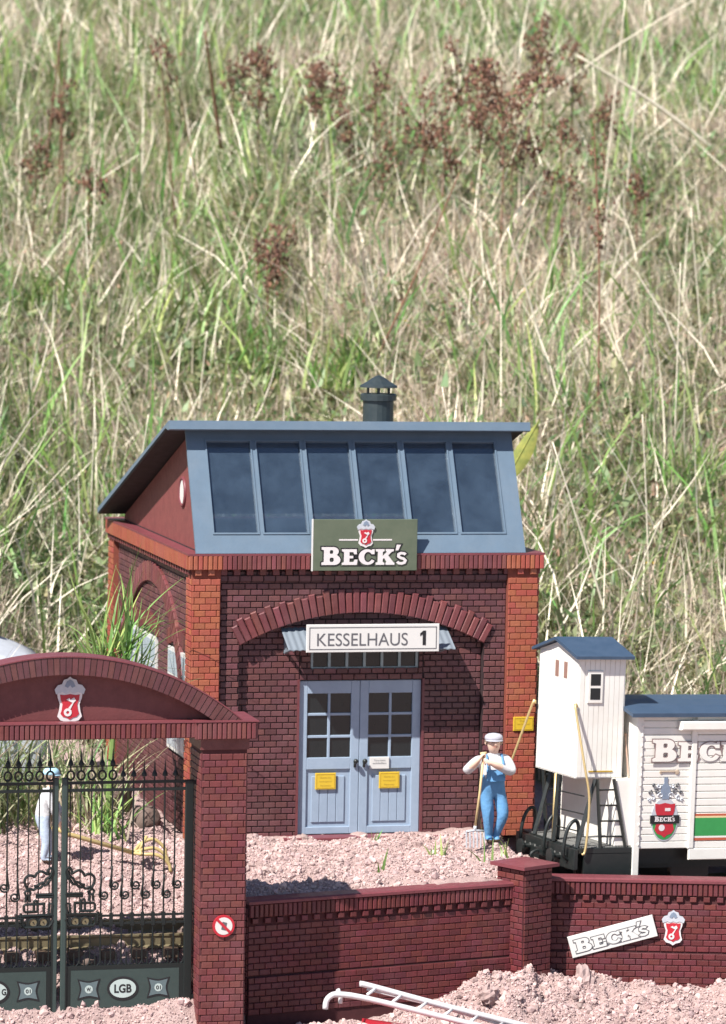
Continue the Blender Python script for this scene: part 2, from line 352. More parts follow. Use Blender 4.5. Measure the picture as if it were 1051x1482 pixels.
def crest_parts(parent, s, loc, rot):
    """silver-rimmed red shield with white key, crowned with a silver helm; s = total height"""
    k = s/1.62
    sc = lambda P, f=1.0, dy=0: [(a*k*f, (b*f+dy)*k) for a,b in P]
    n = Vector((0,0,1)); n.rotate(Matrix.Rotation(rot[2],3,'Z') @ Matrix.Rotation(rot[1],3,'Y') @ Matrix.Rotation(rot[0],3,'X'))
    L = lambda d: Vector(loc)+n*d
    poly_part('shield_rim', [sc(SHIELD,1.22,-.18)], PINKW, parent, L(.010), rot, .010)
    poly_part('shield', [sc(SHIELD,.92,-.18)], RED, parent, L(.024), rot, .005)
    helm = [(-.52,.22),(-.58,.40),(-.46,.56),(-.30,.60),(-.24,.76),(-.10,.80),(0,.88),(.10,.80),(.24,.76),(.30,.60),(.46,.56),(.58,.40),(.52,.22),(.30,.30),(.15,.24),(0,.30),(-.15,.24),(-.30,.30)]
    poly_part('helm', [sc(helm)], SILVER, parent, L(.024), rot, .006)
    poly_part('plume', [sc([(-.20,.52),(-.12,.70),(0,.78),(.12,.70),(.20,.52),(.08,.46),(0,.56),(-.08,.46)])], GREYINK if s < 0 else mat('helm blue grey',(.20,.25,.33),.4,noise=.3,nscale=14), parent, L(.033), rot, .004)
    ring = [[(a*k,b*k) for a,b in arc(-.08,-.46,.15,0,345,14)], [(a*k,b*k) for a,b in arc(-.08,-.46,.06,0,345,10)][::-1]]
    poly_part('key_bow', ring, PINKW, parent, L(.034), rot, .003)
    poly_part('key_blade', [sc([(-.06,-.30),(.10,-.10),(-.14,.02),(-.02,.08),(.02,.02),(.16,.10),(.22,-.02),(.14,-.10),(.02,-.34)])], PINKW, parent, L(.034), rot, .003)

# ------------------------------------------------------------------ terrain
def lattice(seed, n=256): return np.random.default_rng(seed).random((n, n))
LATS = [lattice(i) for i in range(8)]
def vnoise(x, y, f, k=0):
    T = LATS[k]; n = T.shape[0]; X = np.asarray(x)*f+37.3*k; Y = np.asarray(y)*f+11.9*k
    i = np.floor(X).astype(int); j = np.floor(Y).astype(int); a = X-i; b = Y-j
    a = a*a*(3-2*a); b = b*b*(3-2*b); i0=i%n; i1=(i+1)%n; j0=j%n; j1=(j+1)%n
    return (T[i0,j0]*(1-a)+T[i1,j0]*a)*(1-b)+(T[i0,j1]*(1-a)+T[i1,j1]*a)*b - .5
def sstep(x, a, b):
    t = np.clip((np.asarray(x)-a)/(b-a), 0, 1); return t*t*(3-2*t)
WA, WB = (-3.02, -4.70), (1.60, -3.60)      # garden wall between gateway and corner post
WC, WD = (2.15, -3.17), (10.0, -5.21)       # wall in front of the wagon
def wall_y(x):
    l = WA[1]+(x-WA[0])*(WB[1]-WA[1])/(WB[0]-WA[0]); r = WC[1]+(x-WC[0])*(WD[1]-WC[1])/(WD[0]-WC[0])
    return np.where(x < 1.85, np.maximum(l, -5.2), r)
def hill_y0(x):
    left = sstep(x, -8.5, -4.2); right = sstep(x, 3.6, 5.5)
    return (1-left)*1.0 + left*((1-right)*9.6 + right*4.5)
def ground_z(x, y, clods=True):
    x = np.asarray(x, float); y = np.asarray(y, float)
    d = y - wall_y(x) - .16
    lower = -2.26 + .05*np.clip(d+1, -20, 0) + .42*sstep(x, -1.6, 1.4)*np.exp(-((d+.5)/.7)**2) + .10*sstep(x, 0.4, 1.2)*sstep(x, 3.0, 1.6)
    lower = lower + .30*np.exp(-((x+.5)/1.3)**2-((y+6.6)/.7)**2)
    upper = np.interp(y, [-4.8,-1.0,12], [-.30, -.02, .0])
    ut = sstep(x, 2.15, 2.75)*sstep(y, 0.6, -.2); upper = upper*(1-ut) + -.74*ut
    gate = np.interp(y, [-14,-7,-5.7,-5.1,-4.75,-4.4,-2.6,-1.2,.5,3,12], [-2.8,-2.50,-2.16,-1.50,-.90,-.82,-.76,-.14,.15,.5,.6])
    st = sstep(d, -.06, .06)
    z = lower + (upper-lower)*st
    g = sstep(x, -3.15, -3.5); z = z*(1-g) + gate*g
    t = np.maximum(0, y-hill_y0(x)); hill = np.where(t > 0, .50*t*t/(t+1.2), 0)
    hill = 30*(1-np.exp(-hill/30))
    z = z + hill + np.where(t>0, .5*vnoise(x,y,.22,3)*np.minimum(1,t/3), 0)
    if clods:
        soil = 1-np.minimum(1, t/1.5)
        c1 = vnoise(x,y,1.3,0); c2 = vnoise(x,y,3.1,1); c3 = vnoise(x,y,7.5,2); c4 = vnoise(x,y,16.,4)
        amp = 1 + .9*sstep(d, .0, -.3)*sstep(x,-1,1)
        near = sstep(np.abs(d), .02, .4); near = np.where((x<-3.2), 1, near)
        z = z + soil*amp*(near*(.17*c1 + .14*c2) + .065*c3 + .04*c4)
    return z
def gz1(x, y, c=False): return float(ground_z(np.array([x]), np.array([y]), c)[0])

xs = np.unique(np.concatenate([np.linspace(-400,-40,10), np.linspace(-40,-9,32), np.arange(-9,7.01,.055), np.linspace(7.1,45,40), np.linspace(45,400,10)]))
ys = np.unique(np.concatenate([np.linspace(-120,-10,16), np.arange(-9.5,2.5,.055), np.arange(2.5,48,.4), np.linspace(48,400,12)]))
GX, GY = np.meshgrid(xs, ys); GZ = ground_z(GX, GY)
nx, ny = len(xs), len(ys)
V = np.stack([GX, GY, GZ], -1).reshape(-1, 3)
I = np.arange(nx*ny).reshape(ny, nx)
F = np.stack([I[:-1,:-1], I[:-1,1:], I[1:,1:], I[1:,:-1]], -1).reshape(-1, 4)
def np_mesh(name, V, F, smooth=True):
    me = bpy.data.meshes.new(name); V = np.ascontiguousarray(V, np.float32); F = np.ascontiguousarray(F, np.int32)
    me.vertices.add(len(V)); me.vertices.foreach_set('co', V.ravel()); k = F.shape[1]
    me.loops.add(F.size); me.loops.foreach_set('vertex_index', F.ravel())
    me.polygons.add(len(F)); me.polygons.foreach_set('loop_start', np.arange(0, F.size, k, dtype=np.int32))
    me.polygons.foreach_set('use_smooth', np.full(len(F), smooth)); me.update(calc_edges=True); me.validate(); return me
def ground_mat():
    m = bpy.data.materials.new('soil and turf'); m.use_nodes = True; t = m.node_tree; N = t.nodes; L = t.links; b = N['Principled BSDF']
    b.inputs['Roughness'].default_value = .95; b.inputs['Specular IOR Level'].default_value = .1
    g = N.new('ShaderNodeNewGeometry')
    def noise(s, d=6):
        n = N.new('ShaderNodeTexNoise'); n.inputs['Scale'].default_value = s; n.inputs['Detail'].default_value = d; n.inputs['Roughness'].default_value = .7
        L.new(g.outputs['Position'], n.inputs['Vector']); return n
    def ramp(src, cols, p0=.3, p1=.7):
        r = N.new('ShaderNodeValToRGB'); r.color_ramp.elements[0].position = p0; r.color_ramp.elements[1].position = p1
        r.color_ramp.elements[0].color = (*cols[0],1); r.color_ramp.elements[1].color = (*cols[1],1); L.new(src, r.inputs[0]); return r.outputs[0]
    soil = ramp(noise(5).outputs[0], ((.30,.21,.195),(.47,.345,.325)))
    turf = ramp(noise(1.3).outputs[0], ((.10,.13,.05),(.36,.30,.21)))
    at = N.new('ShaderNodeAttribute'); at.attribute_name = 'turf'
    mx = N.new('ShaderNodeMix'); mx.data_type = 'RGBA'; L.new(at.outputs['Fac'], mx.inputs[0]); L.new(soil, mx.inputs[6]); L.new(turf, mx.inputs[7])
    L.new(mx.outputs[2], b.inputs['Base Color'])
    bp = N.new('ShaderNodeBump'); bp.inputs['Strength'].default_value = .7; bp.inputs['Distance'].default_value = .05
    L.new(noise(22,5).outputs[0], bp.inputs['Height']); L.new(bp.outputs[0], b.inputs['Normal']); return m
gme = np_mesh('ground', V, F)
turf = sstep(GY-hill_y0(GX) + 1.2*vnoise(GX,GY,1.1,5), -.4, .6).ravel()
at = gme.attributes.new('turf', 'FLOAT', 'POINT'); at.data.foreach_set('value', turf.astype(np.float32))
link('ground', gme, ground_mat(), kind='structure')

# ------------------------------------------------------------------ boiler house
xL, xR, yB = -3.08, 2.96, 8.0
H0 = 'red brick boiler house with slanted blue glazed roof front and grey double doors'
house = thing('boiler_house', H0, 'building', (0,0,-.02))
ZC0, ZC1 = 4.61, 4.86                        # cornice
SX0, SX1 = -2.235, 2.035                     # arch springing
acx = (SX0+SX1)/2; half = (SX1-SX0)/2; zs, za = 3.32, 3.86; ris = za-zs; Rin = (half*half+ris*ris)/(2*ris); acz = za-Rin
def arch_z(x, r=Rin): return acz+math.sqrt(max(0, r*r-(x-acx)**2))
a_end = math.degrees(math.atan2(zs-acz, half))
# wall core
core = MB()
arcpts = arc(acx, acz, Rin, 180-a_end, a_end, 28)
core.xz([(-2.60,0),(SX0,0)]+arcpts+[(SX1,0),(2.43,0),(2.43,ZC0),(-2.60,ZC0)], .11, .25)
DX0, DX1, DZ = -1.155, 1.005, 2.69           # double door opening
TX0, TX1, TZ0, TZ1 = -.96, .93, 2.86, 3.30   # transom light
core.box(-2.7, DX0, .25, .42, 0, 4.2); core.box(DX1, 2.5, .25, .42, 0, 4.2)
core.box(DX0, DX1, .25, .42, DZ, TZ0); core.box(DX0, TX0, .25, .42, TZ0, TZ1); core.box(TX1, DX1, .25, .42, TZ0, TZ1); core.box(DX0, DX1, .25, .42, TZ1, 4.2)
core.box(xL+.11, xL+.3, .43, yB, 0, ZC0); core.box(xR-.3, xR-.11, .43, yB, 0, ZC0); core.box(xL+.12, xR-.12, yB-.2, yB-.05, 0, ZC0-.002)
wall = core.build('wall', MORTAR, house)
for (a,b) in ((xL,-2.59),(2.42,xR)):
    for (c,d) in ((0,.43),(yB-.49,yB)): MB().box(a,b,c,d,0,ZC0-.003).build('pilaster', MORT_O, house)
LIM = [300]
vis = lambda u,v: v < 4.3
brickwork(house, (0,.25,0), 0, lambda v: [s for s in ([(max(SX0,-2.235),DX0)] if v < DZ else [(SX0,DX0)]) ]+([(DX1,SX1)]) if v < 3.32 else [], 0, 3.32, B_WALL, keep=lambda u,v: True, limit=LIM)
def sp_mid(v):
    if v < TZ0: return [(DX0,DX1)]
    if v < TZ1: return [(DX0,TX0),(TX1,DX1)]
    return []
brickwork(house, (0,.25,0), 0, sp_mid, DZ+.005, TZ1, B_WALL, keep=None)
brickwork(house, (0,.25,0), 0, lambda v: [(max(SX0, acx-math.sqrt(max(0,Rin**2-(v-acz)**2))), min(SX1, acx+math.sqrt(max(0,Rin**2-(v-acz)**2))))], 3.32, 3.84, B_WALL, keep=None)
def sp_spandrel(v):
    if v < zs: return [(-2.59,SX0),(SX1,2.42)]
    w_ = Rin**2-(v-acz)**2
    if w_ <= 0: return [(-2.59,2.42)]
    h_ = math.sqrt(w_); return [(-2.59, acx-h_),(acx+h_, 2.42)]
brickwork(house, (0,.11,0), 0, sp_spandrel, 0, 4.58, B_WALL, keep=lambda u,v: True, limit=LIM)
brickwork(house, (0,0,0), 0, lambda v: [(2.425,xR)], 0, 4.50, B_ORANGE, L=.19, H=.106, j=.012)
brickwork(house, (0,0,0), 0, lambda v: [(xL,-2.595)], 0, 4.50, B_ORANGE, L=.19, H=.106, j=.012)
# pilaster returns and side walls
SIDE = -math.pi/2
def side_spans(v):
    out = [(-yB+.49,-.43)]
    if 1.3 < v < 3.1:
        pts = [-yB+.49]
        for c in (-6.1,-4.3,-1.55): pts += [c-.82, c+.82]
        pts.append(-.43); out = [(pts[i],pts[i+1]) for i in range(0,len(pts),2)]
    return out
brickwork(house, (xL+.11,0,0), SIDE, side_spans, 0, 4.55, B_WALL)
brickwork(house, (xL,0,0), SIDE, lambda v: [(-.43,0),(-yB,-yB+.49)], 0, 4.5, B_ORANGE, L=.215, H=.106)
brickwork(house, (xR-.11,0,0), -SIDE, lambda v: [(.43,yB-.49)], 0, 4.55, B_WALL)
brickwork(house, (xR,0,0), -SIDE, lambda v: [(0,.43),(yB-.49,yB)], 0, 4.5, B_ORANGE, L=.215, H=.106)
# big front arch: uneven voussoirs
nv = 37
for i in range(nv):
    t = (i+.5)/nv; an = 180-a_end + (a_end-(180-a_end))*t; h = .375 + (.03 if i % 2 else -.03) + random.uniform(-.015,.02)
    wd = Rin*R(180-2*a_end)/nv
    b = MB(); b.box(-wd/2+.006, wd/2-.006, -.072, .06, 0, h, ch=.014)
    o = b.build('voussoir', B_TRIM, house); o.location = (acx+Rin*math.cos(R(an)), .11, acz+Rin*math.sin(R(an))); o.rotation_euler = (0, -R(an-90), 0)
# cornice: slab, soldier bricks, dentils
cs = MB(); cs.box(xL-.06, xR+.06, -.055, yB+.06, ZC0, ZC1-.015); cs.build('cornice', MORT_O, house)
ct = MB(); ct.box(xL-.085, xR+.085, -.085, yB+.085, ZC1-.015, ZC1+.02); ct.build('cornice_top', CAPRED, house)
sp = .0835; n = int((xR-xL+.16)/sp)
for i in range(n):
    x = xL-.08+(i+.5)*(xR-xL+.16)/n; m_ = B_ORANGE if (x < -2.55 or x > 2.40) else B_TRIM
    o = link('soldier_brick', brick_mesh(sp-.014, .235, .032, .01, m_), None, house); o.location = (x, -.055, ZC0+.118)
st = MB(); st2 = MB()
for i in range(int(yB/sp)):
    for sx, sg in ((xL-.06,-1),(xR+.06,1)):
        y = (i+.5)*sp; st.box(min(sx,sx+sg*.03), max(sx,sx+sg*.03), y-sp/2+.006, y+sp/2-.006, ZC0+.002, ZC1-.018)
st.build('side_soldier_bricks', B_ORANGE, house, kind='stuff')
nd = 27
for i in range(nd):
    x = xL+.10+i*(xR-xL-.2)/(nd-1); m_ = B_ORANGE if (x < -2.59 or x > 2.42) else B_TRIM
    y0 = -.045 if m_ is B_ORANGE else .02
    b = MB(); b.box(x-.055, x+.055, y0, .12 if m_ is B_TRIM else .01, ZC0-.10, ZC0+.002, ch=.008); b.build('dentil', m_, house)
dn = MB()
for i in range(36):
    y = .12+i*(yB-.24)/35; dn.box(xL-.05, xL+.12, y-.05, y+.05, ZC0-.10, ZC0+.002); dn.box(xR-.12, xR+.05, y-.05, y+.05, ZC0-.10, ZC0+.002)
dn.build('side_dentils', B_TRIM, house, kind='stuff')
cb = MB(); cb.box(-2.59, 2.42, .055, .12, ZC0-.21, ZC0-.103); cb.build('corbel_course', MORTAR, house); brickwork(house, (0,.055,0), 0, lambda v: [(-2.59,2.42)], ZC0-.21, ZC0-.103, B_WALL, j=.014, keep=lambda u,v: True, limit=[30])
# side arch and side windows (both flanks)
for sx, sg in ((xL+.11,-1),(xR-.11,1)):
    A = (4.0, 1.35, 2.95)                     # centre y, z, radius
    for i in range(44):
        an = 8+164*(i+.5)/44; r = 3.02+(.03 if i%2 else 0); wd = 2.95*R(164)/44
        b = MB(); b.box(-wd/2+.008, wd/2-.008, -.07, .06, 0, .36, ch=.012)
        o = b.build('side_voussoir', B_TRIM, house); o.location = (sx, 4.0+2.9*math.cos(R(an)), 1.62+2.42*math.sin(R(an)))
        o.rotation_euler = Matrix.Rotation(sg*math.pi/2,3,'Z').to_euler() if False else (0,0,0)
        M3 = Matrix.Rotation(sg*math.pi/2, 3, 'Z') @ Matrix.Rotation((-R(an-90)) * (1 if sg > 0 else -1), 3, 'Y'); o.rotation_euler = M3.to_euler()
    for c in (6.1,4.3,1.55):
        wn = MB(); x0 = sx+sg*.004
        fr = MB(); fr.box(min(x0,x0+sg*.05), max(x0,x0+sg*.05), c-.80, c+.80, 1.32, 3.08)
        wo = fr.build('side_window', WHITE, house)
        for iy in range(4):
            for iz in range(4):
                p = MB(); ya = c-.74+iy*.38; za_ = 1.38+iz*.42
                xx = x0+sg*.052; p.box(min(xx,xx+sg*.004), max(xx,xx+sg*.004), ya, ya+.34, za_, za_+.38)
                p.build('pane', mat('pale sky pane', (.42,.50,.56), .15, noise=.3, nscale=3), wo)
        for i in range(13):
            b = MB(); y = c-.84+i*.14; zz = 3.11+.12*math.sin(math.pi*i/12)
            b.box(min(sx,sx+sg*.06), max(sx,sx+sg*.06), y-.06, y+.06, zz, zz+.26); b.build('lintel_brick', B_TRIM, house)
# doors
def door_leaf(x0, x1, knob_x):
    y = .285; w_ = x1-x0; fr = MB()
    zz = [0.05, .17, 1.16, 1.36, 2.46, DZ-.01]; sl_, sr_ = x0+.15, x1-.15
    fr.box(x0, sl_, y, y+.07, zz[0], zz[5], ch=.008); fr.box(sr_, x1, y, y+.07, zz[0], zz[5], ch=.008)
    fr.box(sl_, sr_, y, y+.07, zz[0], zz[1], ch=.006); fr.box(sl_, sr_, y, y+.07, zz[2], zz[3], ch=.006); fr.box(sl_, sr_, y, y+.07, zz[4], zz[5], ch=.006)
    d = fr.build('door', DOORBLUE, house)
    pn = MB(); pn.box(sl_, sr_, y+.035, y+.05, zz[1], zz[2]); pn.build('recess', DOORBLUE, d)
    gw = (sr_-sl_-.18)/4
    for k in range(4):
        b = MB(); b.box(sl_+.09+k*gw+.004, sl_+.09+(k+1)*gw-.004, y+.012, y+.037, zz[1]+.08, zz[2]-.12, ch=.006); b.build('panel_board', DOORBLUE, d)
    pw, ph = (sr_-sl_-.045)/2, (zz[4]-zz[3]-.09)/3
    for i in range(2):
        for j in range(3):
            b = MB(); a0 = sl_+i*(pw+.045); c0 = zz[3]+j*(ph+.045); b.box(a0, a0+pw, y+.045, y+.05, c0, c0+ph); b.build('pane', DARKPANE, d)
    mu = MB(); mu.box(sl_+pw, sl_+pw+.045, y+.012, y+.05, zz[3], zz[4], ch=.006); mu.build('mullion', DOORBLUE, d)
    for j in range(2):
        c0 = zz[3]+ph+j*(ph+.045); mu = MB(); mu.box(sl_, sr_, y+.016, y+.052, c0, c0+.045, ch=.006); mu.build('glazing_bar', DOORBLUE, d)
    kb = MB(); kb.tube([(knob_x,y,1.30),(knob_x,y-.07,1.30)], .018, 8); kb.ball((knob_x,y-.09,1.30), .045, 10, 6); kb.tube([(knob_x,y-.02,1.31),(knob_x,y-.02,1.19)], .022, 6)
    kb.build('knob', BLACKMET, d, smooth=True)
    return d
door_leaf(DX0+.01, -.082, -.155); door_leaf(-.074, DX1-.01, .005)
bk = MB(); bk.box(DX0, DX1, .44, .46, 0, DZ); bk.build('door_backing', DARKPANE, house)
fr = MB(); fr.box(DX0-.035, DX0+.006, .22, .30, 0, DZ+.02); fr.box(DX1-.006, DX1+.035, .22, .30, 0, DZ+.02); fr.build('door_jamb', B_TRIM, house)
tr = MB(); y = .275
tr.box(TX0, TX1, y, y+.05, TZ0, TZ0+.055); tr.box(TX0, TX1, y, y+.05, TZ1-.04, TZ1)
for k in range(7):
    x = TX0+k*(TX1-TX0-.045)/6; tr.box(x, x+.045, y-.004, y+.05, TZ0+.055, TZ1-.04)
to_ = tr.build('transom_window', TEAL, house)
for k in range(6):
    x = TX0+.045+k*(TX1-TX0-.045)/6; b = MB(); b.box(x, x+(TX1-TX0-.045)/6-.045, y+.035, y+.042, TZ0+.055, TZ1-.04); b.build('pane', DARKPANE, to_)
for (a,b_) in ((-1.45,1.28),):
    s_ = MB(); s_.box(a, b_, -.10, .24, -.06, .045, ch=.01); s_.build('doorstep', CAPRED, house)
# canopy
cy0, cz0, cy1, cz1, cxa, cxb = .22, 3.60, -.42, 3.29, -1.50, 1.40
vsx = []; fsx = []; nc = 156
for i in range(nc+1):
    x = cxa+(cxb-cxa)*i/nc; dz = .0065*math.sin(2*math.pi*i/6)
    vsx += [(x,cy0,cz0+dz),(x,cy1,cz1+dz),(x,cy0,cz0+dz-.012),(x,cy1,cz1+dz-.012)]
for i in range(nc):
    a = i*4; b_ = a+4; fsx += [(a,a+1,b_+1,b_),(a+2,b_+2,b_+3,a+3),(a+1,a+3,b_+3,b_+1),(a,b_,b_+2,a+2)]
fsx += [(0,2,3,1),(nc*4,nc*4+1,nc*4+3,nc*4+2)]
can = MB().add(vsx, fsx).build('canopy', CANOPY, house)
for x in (cxa+.10, cxb-.10):
    b = MB(); b.tube([(x,.24,3.18),(x,-.32,3.30)], .03, 6); b.tube([(x,.24,3.16),(x,.24,3.56)], .035, 6); b.tube([(x,.23,3.54),(x,-.36,3.27)], .022, 6); b.build('bracket', CANOPY, can)
# glazed roof front
P0 = Vector((0,-.056,4.885)); SD = Vector((0,.8,1.5)).normalized(); NR = Vector((0,-1.5,.8)).normalized(); SLEN = 2.34
def slope_box(mb, x0, x1, s0, s1, n0, n1):
    c = []
    for nn in (n0,n1):
        for s_ in (s0,s1):
            for x in (x0,x1): p = P0+SD*s_+NR*nn; c.append((x,p.y,p.z))
    return mb.add(c, [(0,1,3,2),(4,6,7,5),(0,4,5,1),(2,3,7,6),(0,2,6,4),(1,5,7,3)])
GX0, GX1 = -3.03, 2.71; PS0, PS1 = .374, 2.07; PW, PP, PX = .755, .862, -2.69
fr = MB(); slope_box(fr, GX0, GX1, 0, PS0, -.06, 0); slope_box(fr, GX0, GX1, PS1, SLEN, -.06, 0)
slope_box(fr, GX0, PX, PS0, PS1, -.06, 0); slope_box(fr, PX+5*PP+PW, GX1, PS0, PS1, -.06, 0)
sk = fr.build('skylight', ROOFBLUE, house)
for i in range(6):
    a = PX+i*PP
    if i < 5: b = MB(); slope_box(b, a+PW, a+PP, PS0, PS1, -.06, 0.002); b.build('mullion', ROOFBLUE, sk)
    b = MB()
    for (p,q,r_,s_) in ((a-.025,a,PS0-.03,PS1+.03),(a+PW,a+PW+.025,PS0-.03,PS1+.03),(a,a+PW,PS0-.03,PS0),(a,a+PW,PS1,PS1+.03)): slope_box(b,p,q,r_,s_,-.004,.018)
    b.build('pane_trim', ROOFBLUE, sk)
    b = MB(); slope_box(b, a, a+PW, PS0, PS1, -.045, -.042); b.build('pane', GLASS, sk)
# gables with a round window each
for gx, sg in ((-2.88,-1),(2.60,1)):
    gb = MB(); gb.yz([(.05,ZC1+.01),(7.3,ZC1+.01),(7.3,4.98),(1.07,6.86)], gx-.04, gx+.04); go = gb.build('gable', GABLE, house)
    c = MB(); ring = [(gx-.065,1.67+.20*math.cos(2*math.pi*k/20),5.80+.20*math.sin(2*math.pi*k/20)) for k in range(20)]
    ring2 = [(gx+.065,p[1],p[2]) for p in ring]
    c.add(ring+ring2, [tuple(range(20)),tuple(range(20,40))[::-1]]+[(k,(k+1)%20,20+(k+1)%20,20+k) for k in range(20)]); c.build('round_window', WHITE, go)
    t_ = MB(); t_.tube([(gx+sg*.05,1.67+.235*math.cos(2*math.pi*k/24),5.80+.235*math.sin(2*math.pi*k/24)) for k in range(24)], .035, 6, closed=True); t_.build('window_rim', CAPRED, go, smooth=True)
fl = MB(); fl.box(GX0+.1, GX1-.1, .1, 7.2, ZC1+.021, ZC1+.04); fl.build('loft_floor', MORTAR, house)
rf = MB(); prof = [(.70,7.075),(.66,6.93),(.74,6.905),(1.0,6.93),(7.6,4.99),(7.62,5.08)]
rf.yz(prof, -3.38, 2.96); roof = rf.build('roof', ROOFBLUE, house)
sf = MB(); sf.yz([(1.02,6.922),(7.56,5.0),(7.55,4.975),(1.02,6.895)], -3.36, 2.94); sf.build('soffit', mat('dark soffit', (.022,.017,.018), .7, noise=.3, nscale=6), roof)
cm = MB(); cc = (.63,2.2,0); cm.lathe([(.27,6.4),(.27,7.36)], cc, 20); ch = cm.build('chimney', CHIM, house, smooth=False)
c2 = MB(); c2.lathe([(.27,7.36),(.315,7.37),(.32,7.47),(.285,7.49),(.26,7.49)], cc, 20); c2.build('collar', CHIM, ch)
c3 = MB()
for k in range(6):
    a = 2*math.pi*k/6+.3; c3.tube([(cc[0]+.21*math.cos(a),cc[1]+.21*math.sin(a),7.47),(cc[0]+.21*math.cos(a),cc[1]+.21*math.sin(a),7.62)], .022, 5)
c3.build('cap_posts', CHIM, ch)
c4 = MB(); c4.lathe([(.34,7.595),(.335,7.625),(.20,7.70),(.10,7.77),(.02,7.81)], cc, 12); c4.build('rain_cap', CHIM, ch)

# notices and signs on the house (own things, screwed on)
def notice(x, y, z, w_, h_, label, face, lines, rotz=0):
    t = thing('notice', label, 'notice', (x,y,z))
    b = MB(); b.box(-w_/2, w_/2, -.012, .012, -h_/2, h_/2, ch=.004); b.build('plate', face, t)
    if face is YELLOW:
        b = MB(); k = .02
        for q in ((-w_/2+k,w_/2-k,-h_/2+k,-h_/2+k+.008),(-w_/2+k,w_/2-k,h_/2-k-.008,h_/2-k),(-w_/2+k,-w_/2+k+.008,-h_/2+k+.008,h_/2-k-.008),(w_/2-k-.008,w_/2-k,-h_/2+k+.008,h_/2-k-.008)):
            b.box(q[0],q[1],-.0155,-.011,q[2],q[3])
        b.build('border', mat('ochre print',(.42,.27,.03),.5,noise=.1,nscale=20), t)
    for i, (tx, ww) in enumerate(lines):
        text_part(tx, ww*w_, .028, mat('ochre print',(.42,.27,.03)) if face is YELLOW else GREYINK, t, (0,-.0125,h_*.22-i*h_*.24))
    return t
notice(-.665,.268,.94,.36,.28,'yellow notice on the left blue door leaf','x' and YELLOW,[('Zutritt nur',.55),('befugten',.6),('Personen',.5)])
notice(.455,.268,.94,.36,.28,'yellow notice on the right blue door leaf, under a white plate',YELLOW,[('Zutritt nur',.55),('befugten',.6),('Personen',.5)])
notice(2.735,-.034,1.915,.36,.24,'yellow notice on the orange brick pilaster beside the wagon',YELLOW,[('Zutritt',.4),('befugten',.6)])
notice(.275,.262,1.24,.34,.20,'small white plate with two lines below the right door window',WHITE,[('Türe bitte',.6),('schließen',.7)])
ks = thing('name_board', 'white KESSELHAUS 1 board standing on the canopy above the doors', 'sign', (-.06,-.475,3.465))
b = MB(); b.box(-1.15,1.15,-.02,.02,-.235,.235,ch=.006); b.build('board', WHITE, ks)
b = MB()
for (k,t_) in ((.045,.014),):
    b.box(-1.15+k,1.15-k,-.0235,-.019,.235-k-t_,.235-k); b.box(-1.15+k,1.15-k,-.0235,-.019,-.235+k,-.235+k+t_)
    b.box(-1.15+k,-1.15+k+t_,-.0235,-.019,-.235+k+t_,.235-k-t_); b.box(1.15-k-t_,1.15-k,-.0235,-.019,-.235+k+t_,.235-k-t_)
b.build('border', GREYINK, ks)
text_part('KESSELHAUS', 1.57, .215, GREYINK, ks, (-.185,-.021,-.02))
poly_part('numeral', [[(-.01,-.122),(.045,-.122),(.045,.122),(.0,.122),(-.055,.075),(-.055,.03),(-.01,.06)]], INK, ks, (.87,-.0235,0), (R(90),0,0), .002)
bs = thing('brand_board', "olive green BECK'S board with red crest standing before the roof glass", 'sign', (-.14,-.135,5.01))
b = MB(); b.box(-.905,.905,-.022,.022,-.435,.435,ch=.006); b.build('board', SIGNGREEN, bs)
b = MB(); b.box(-.925,-.9055,-.024,.024,-.44,.44); b.build('edge_strip', WHITE, bs)
beck_word(bs, 1.50, .265, (-.01,-.026,-.335), (R(90),0,0), PINKW, INK, .022)
b = MB()
for s_ in (-1,1): b.box(min(s_*.13,s_*.46), max(s_*.13,s_*.46), -.027, -.021, .075, .10)
b.build('rule', PINKW, bs)
crest_parts(bs, .44, (0,-.02,.20), (R(90),0,0))

# ------------------------------------------------------------------ gateway
GYF = -5.60; GC = -6.13
gw = thing('gateway', 'dark red brick gateway with an arched top bearing a crest', 'gateway', (GC, GYF, -1.9))
pz1 = 4.40; HP = (2.13, 2.83)
LG = [300]
for s_ in (1,-1):
    a, b_ = sorted((s_*HP[0], s_*HP[1])); p = MB(); p.box(a, b_, .0, .86, -.3, pz1); po = p.build('pillar', MORT_L, gw)
    k = (lambda u,v: True) if s_ > 0 else None
    brickwork(po, (0,0,0), 0, lambda v: [(a,b_)], -.2, pz1-.18, B_GATE, keep=k, limit=LG, L=.18, j=.012)
    brickwork(po, (a,0,0), SIDE, lambda v: [(-.86,0)], -.2, pz1-.18, B_GATE, keep=None, L=.215, j=.012)
    brickwork(po, (b_,0,0), -SIDE, lambda v: [(0,.86)], -.2, pz1-.18, B_GATE, keep=None, L=.215, j=.012)
    q = MB(); q.box(a-.03, b_+.03, -.03, .89, pz1-.17, pz1-.0); q.build('neck', B_GATE, po)
    q = MB(); q.box(a-.10 if s_>0 else a-.12, b_+.12 if s_>0 else b_+.10, -.10, .96, pz1, pz1+.265); co = q.build('cap', MORT_L, po)
    n = 12
    for i in range(n):
        x = a-.10+(b_-a+.22)*(i+.5)/n; o = link('soldier_brick', brick_mesh(.064,.25,.03,.01,B_GATE), None, po); o.location = (x,-.10,pz1+.13)
    q = MB()
    for i in range(13):
        yy = -.10+1.06*(i+.5)/13; q.box(a-.13,a-.10,yy-.036,yy+.036,pz1+.005,pz1+.255); q.box(b_+.12,b_+.15,yy-.036,yy+.036,pz1+.005,pz1+.255)
    q.build('cap_side_bricks', B_GATE, po, kind='stuff')
    q = MB(); q.box(a-.135, b_+.155, -.135, .99, pz1+.265, pz1+.285); q.build('cap_top', CAPRED, po)
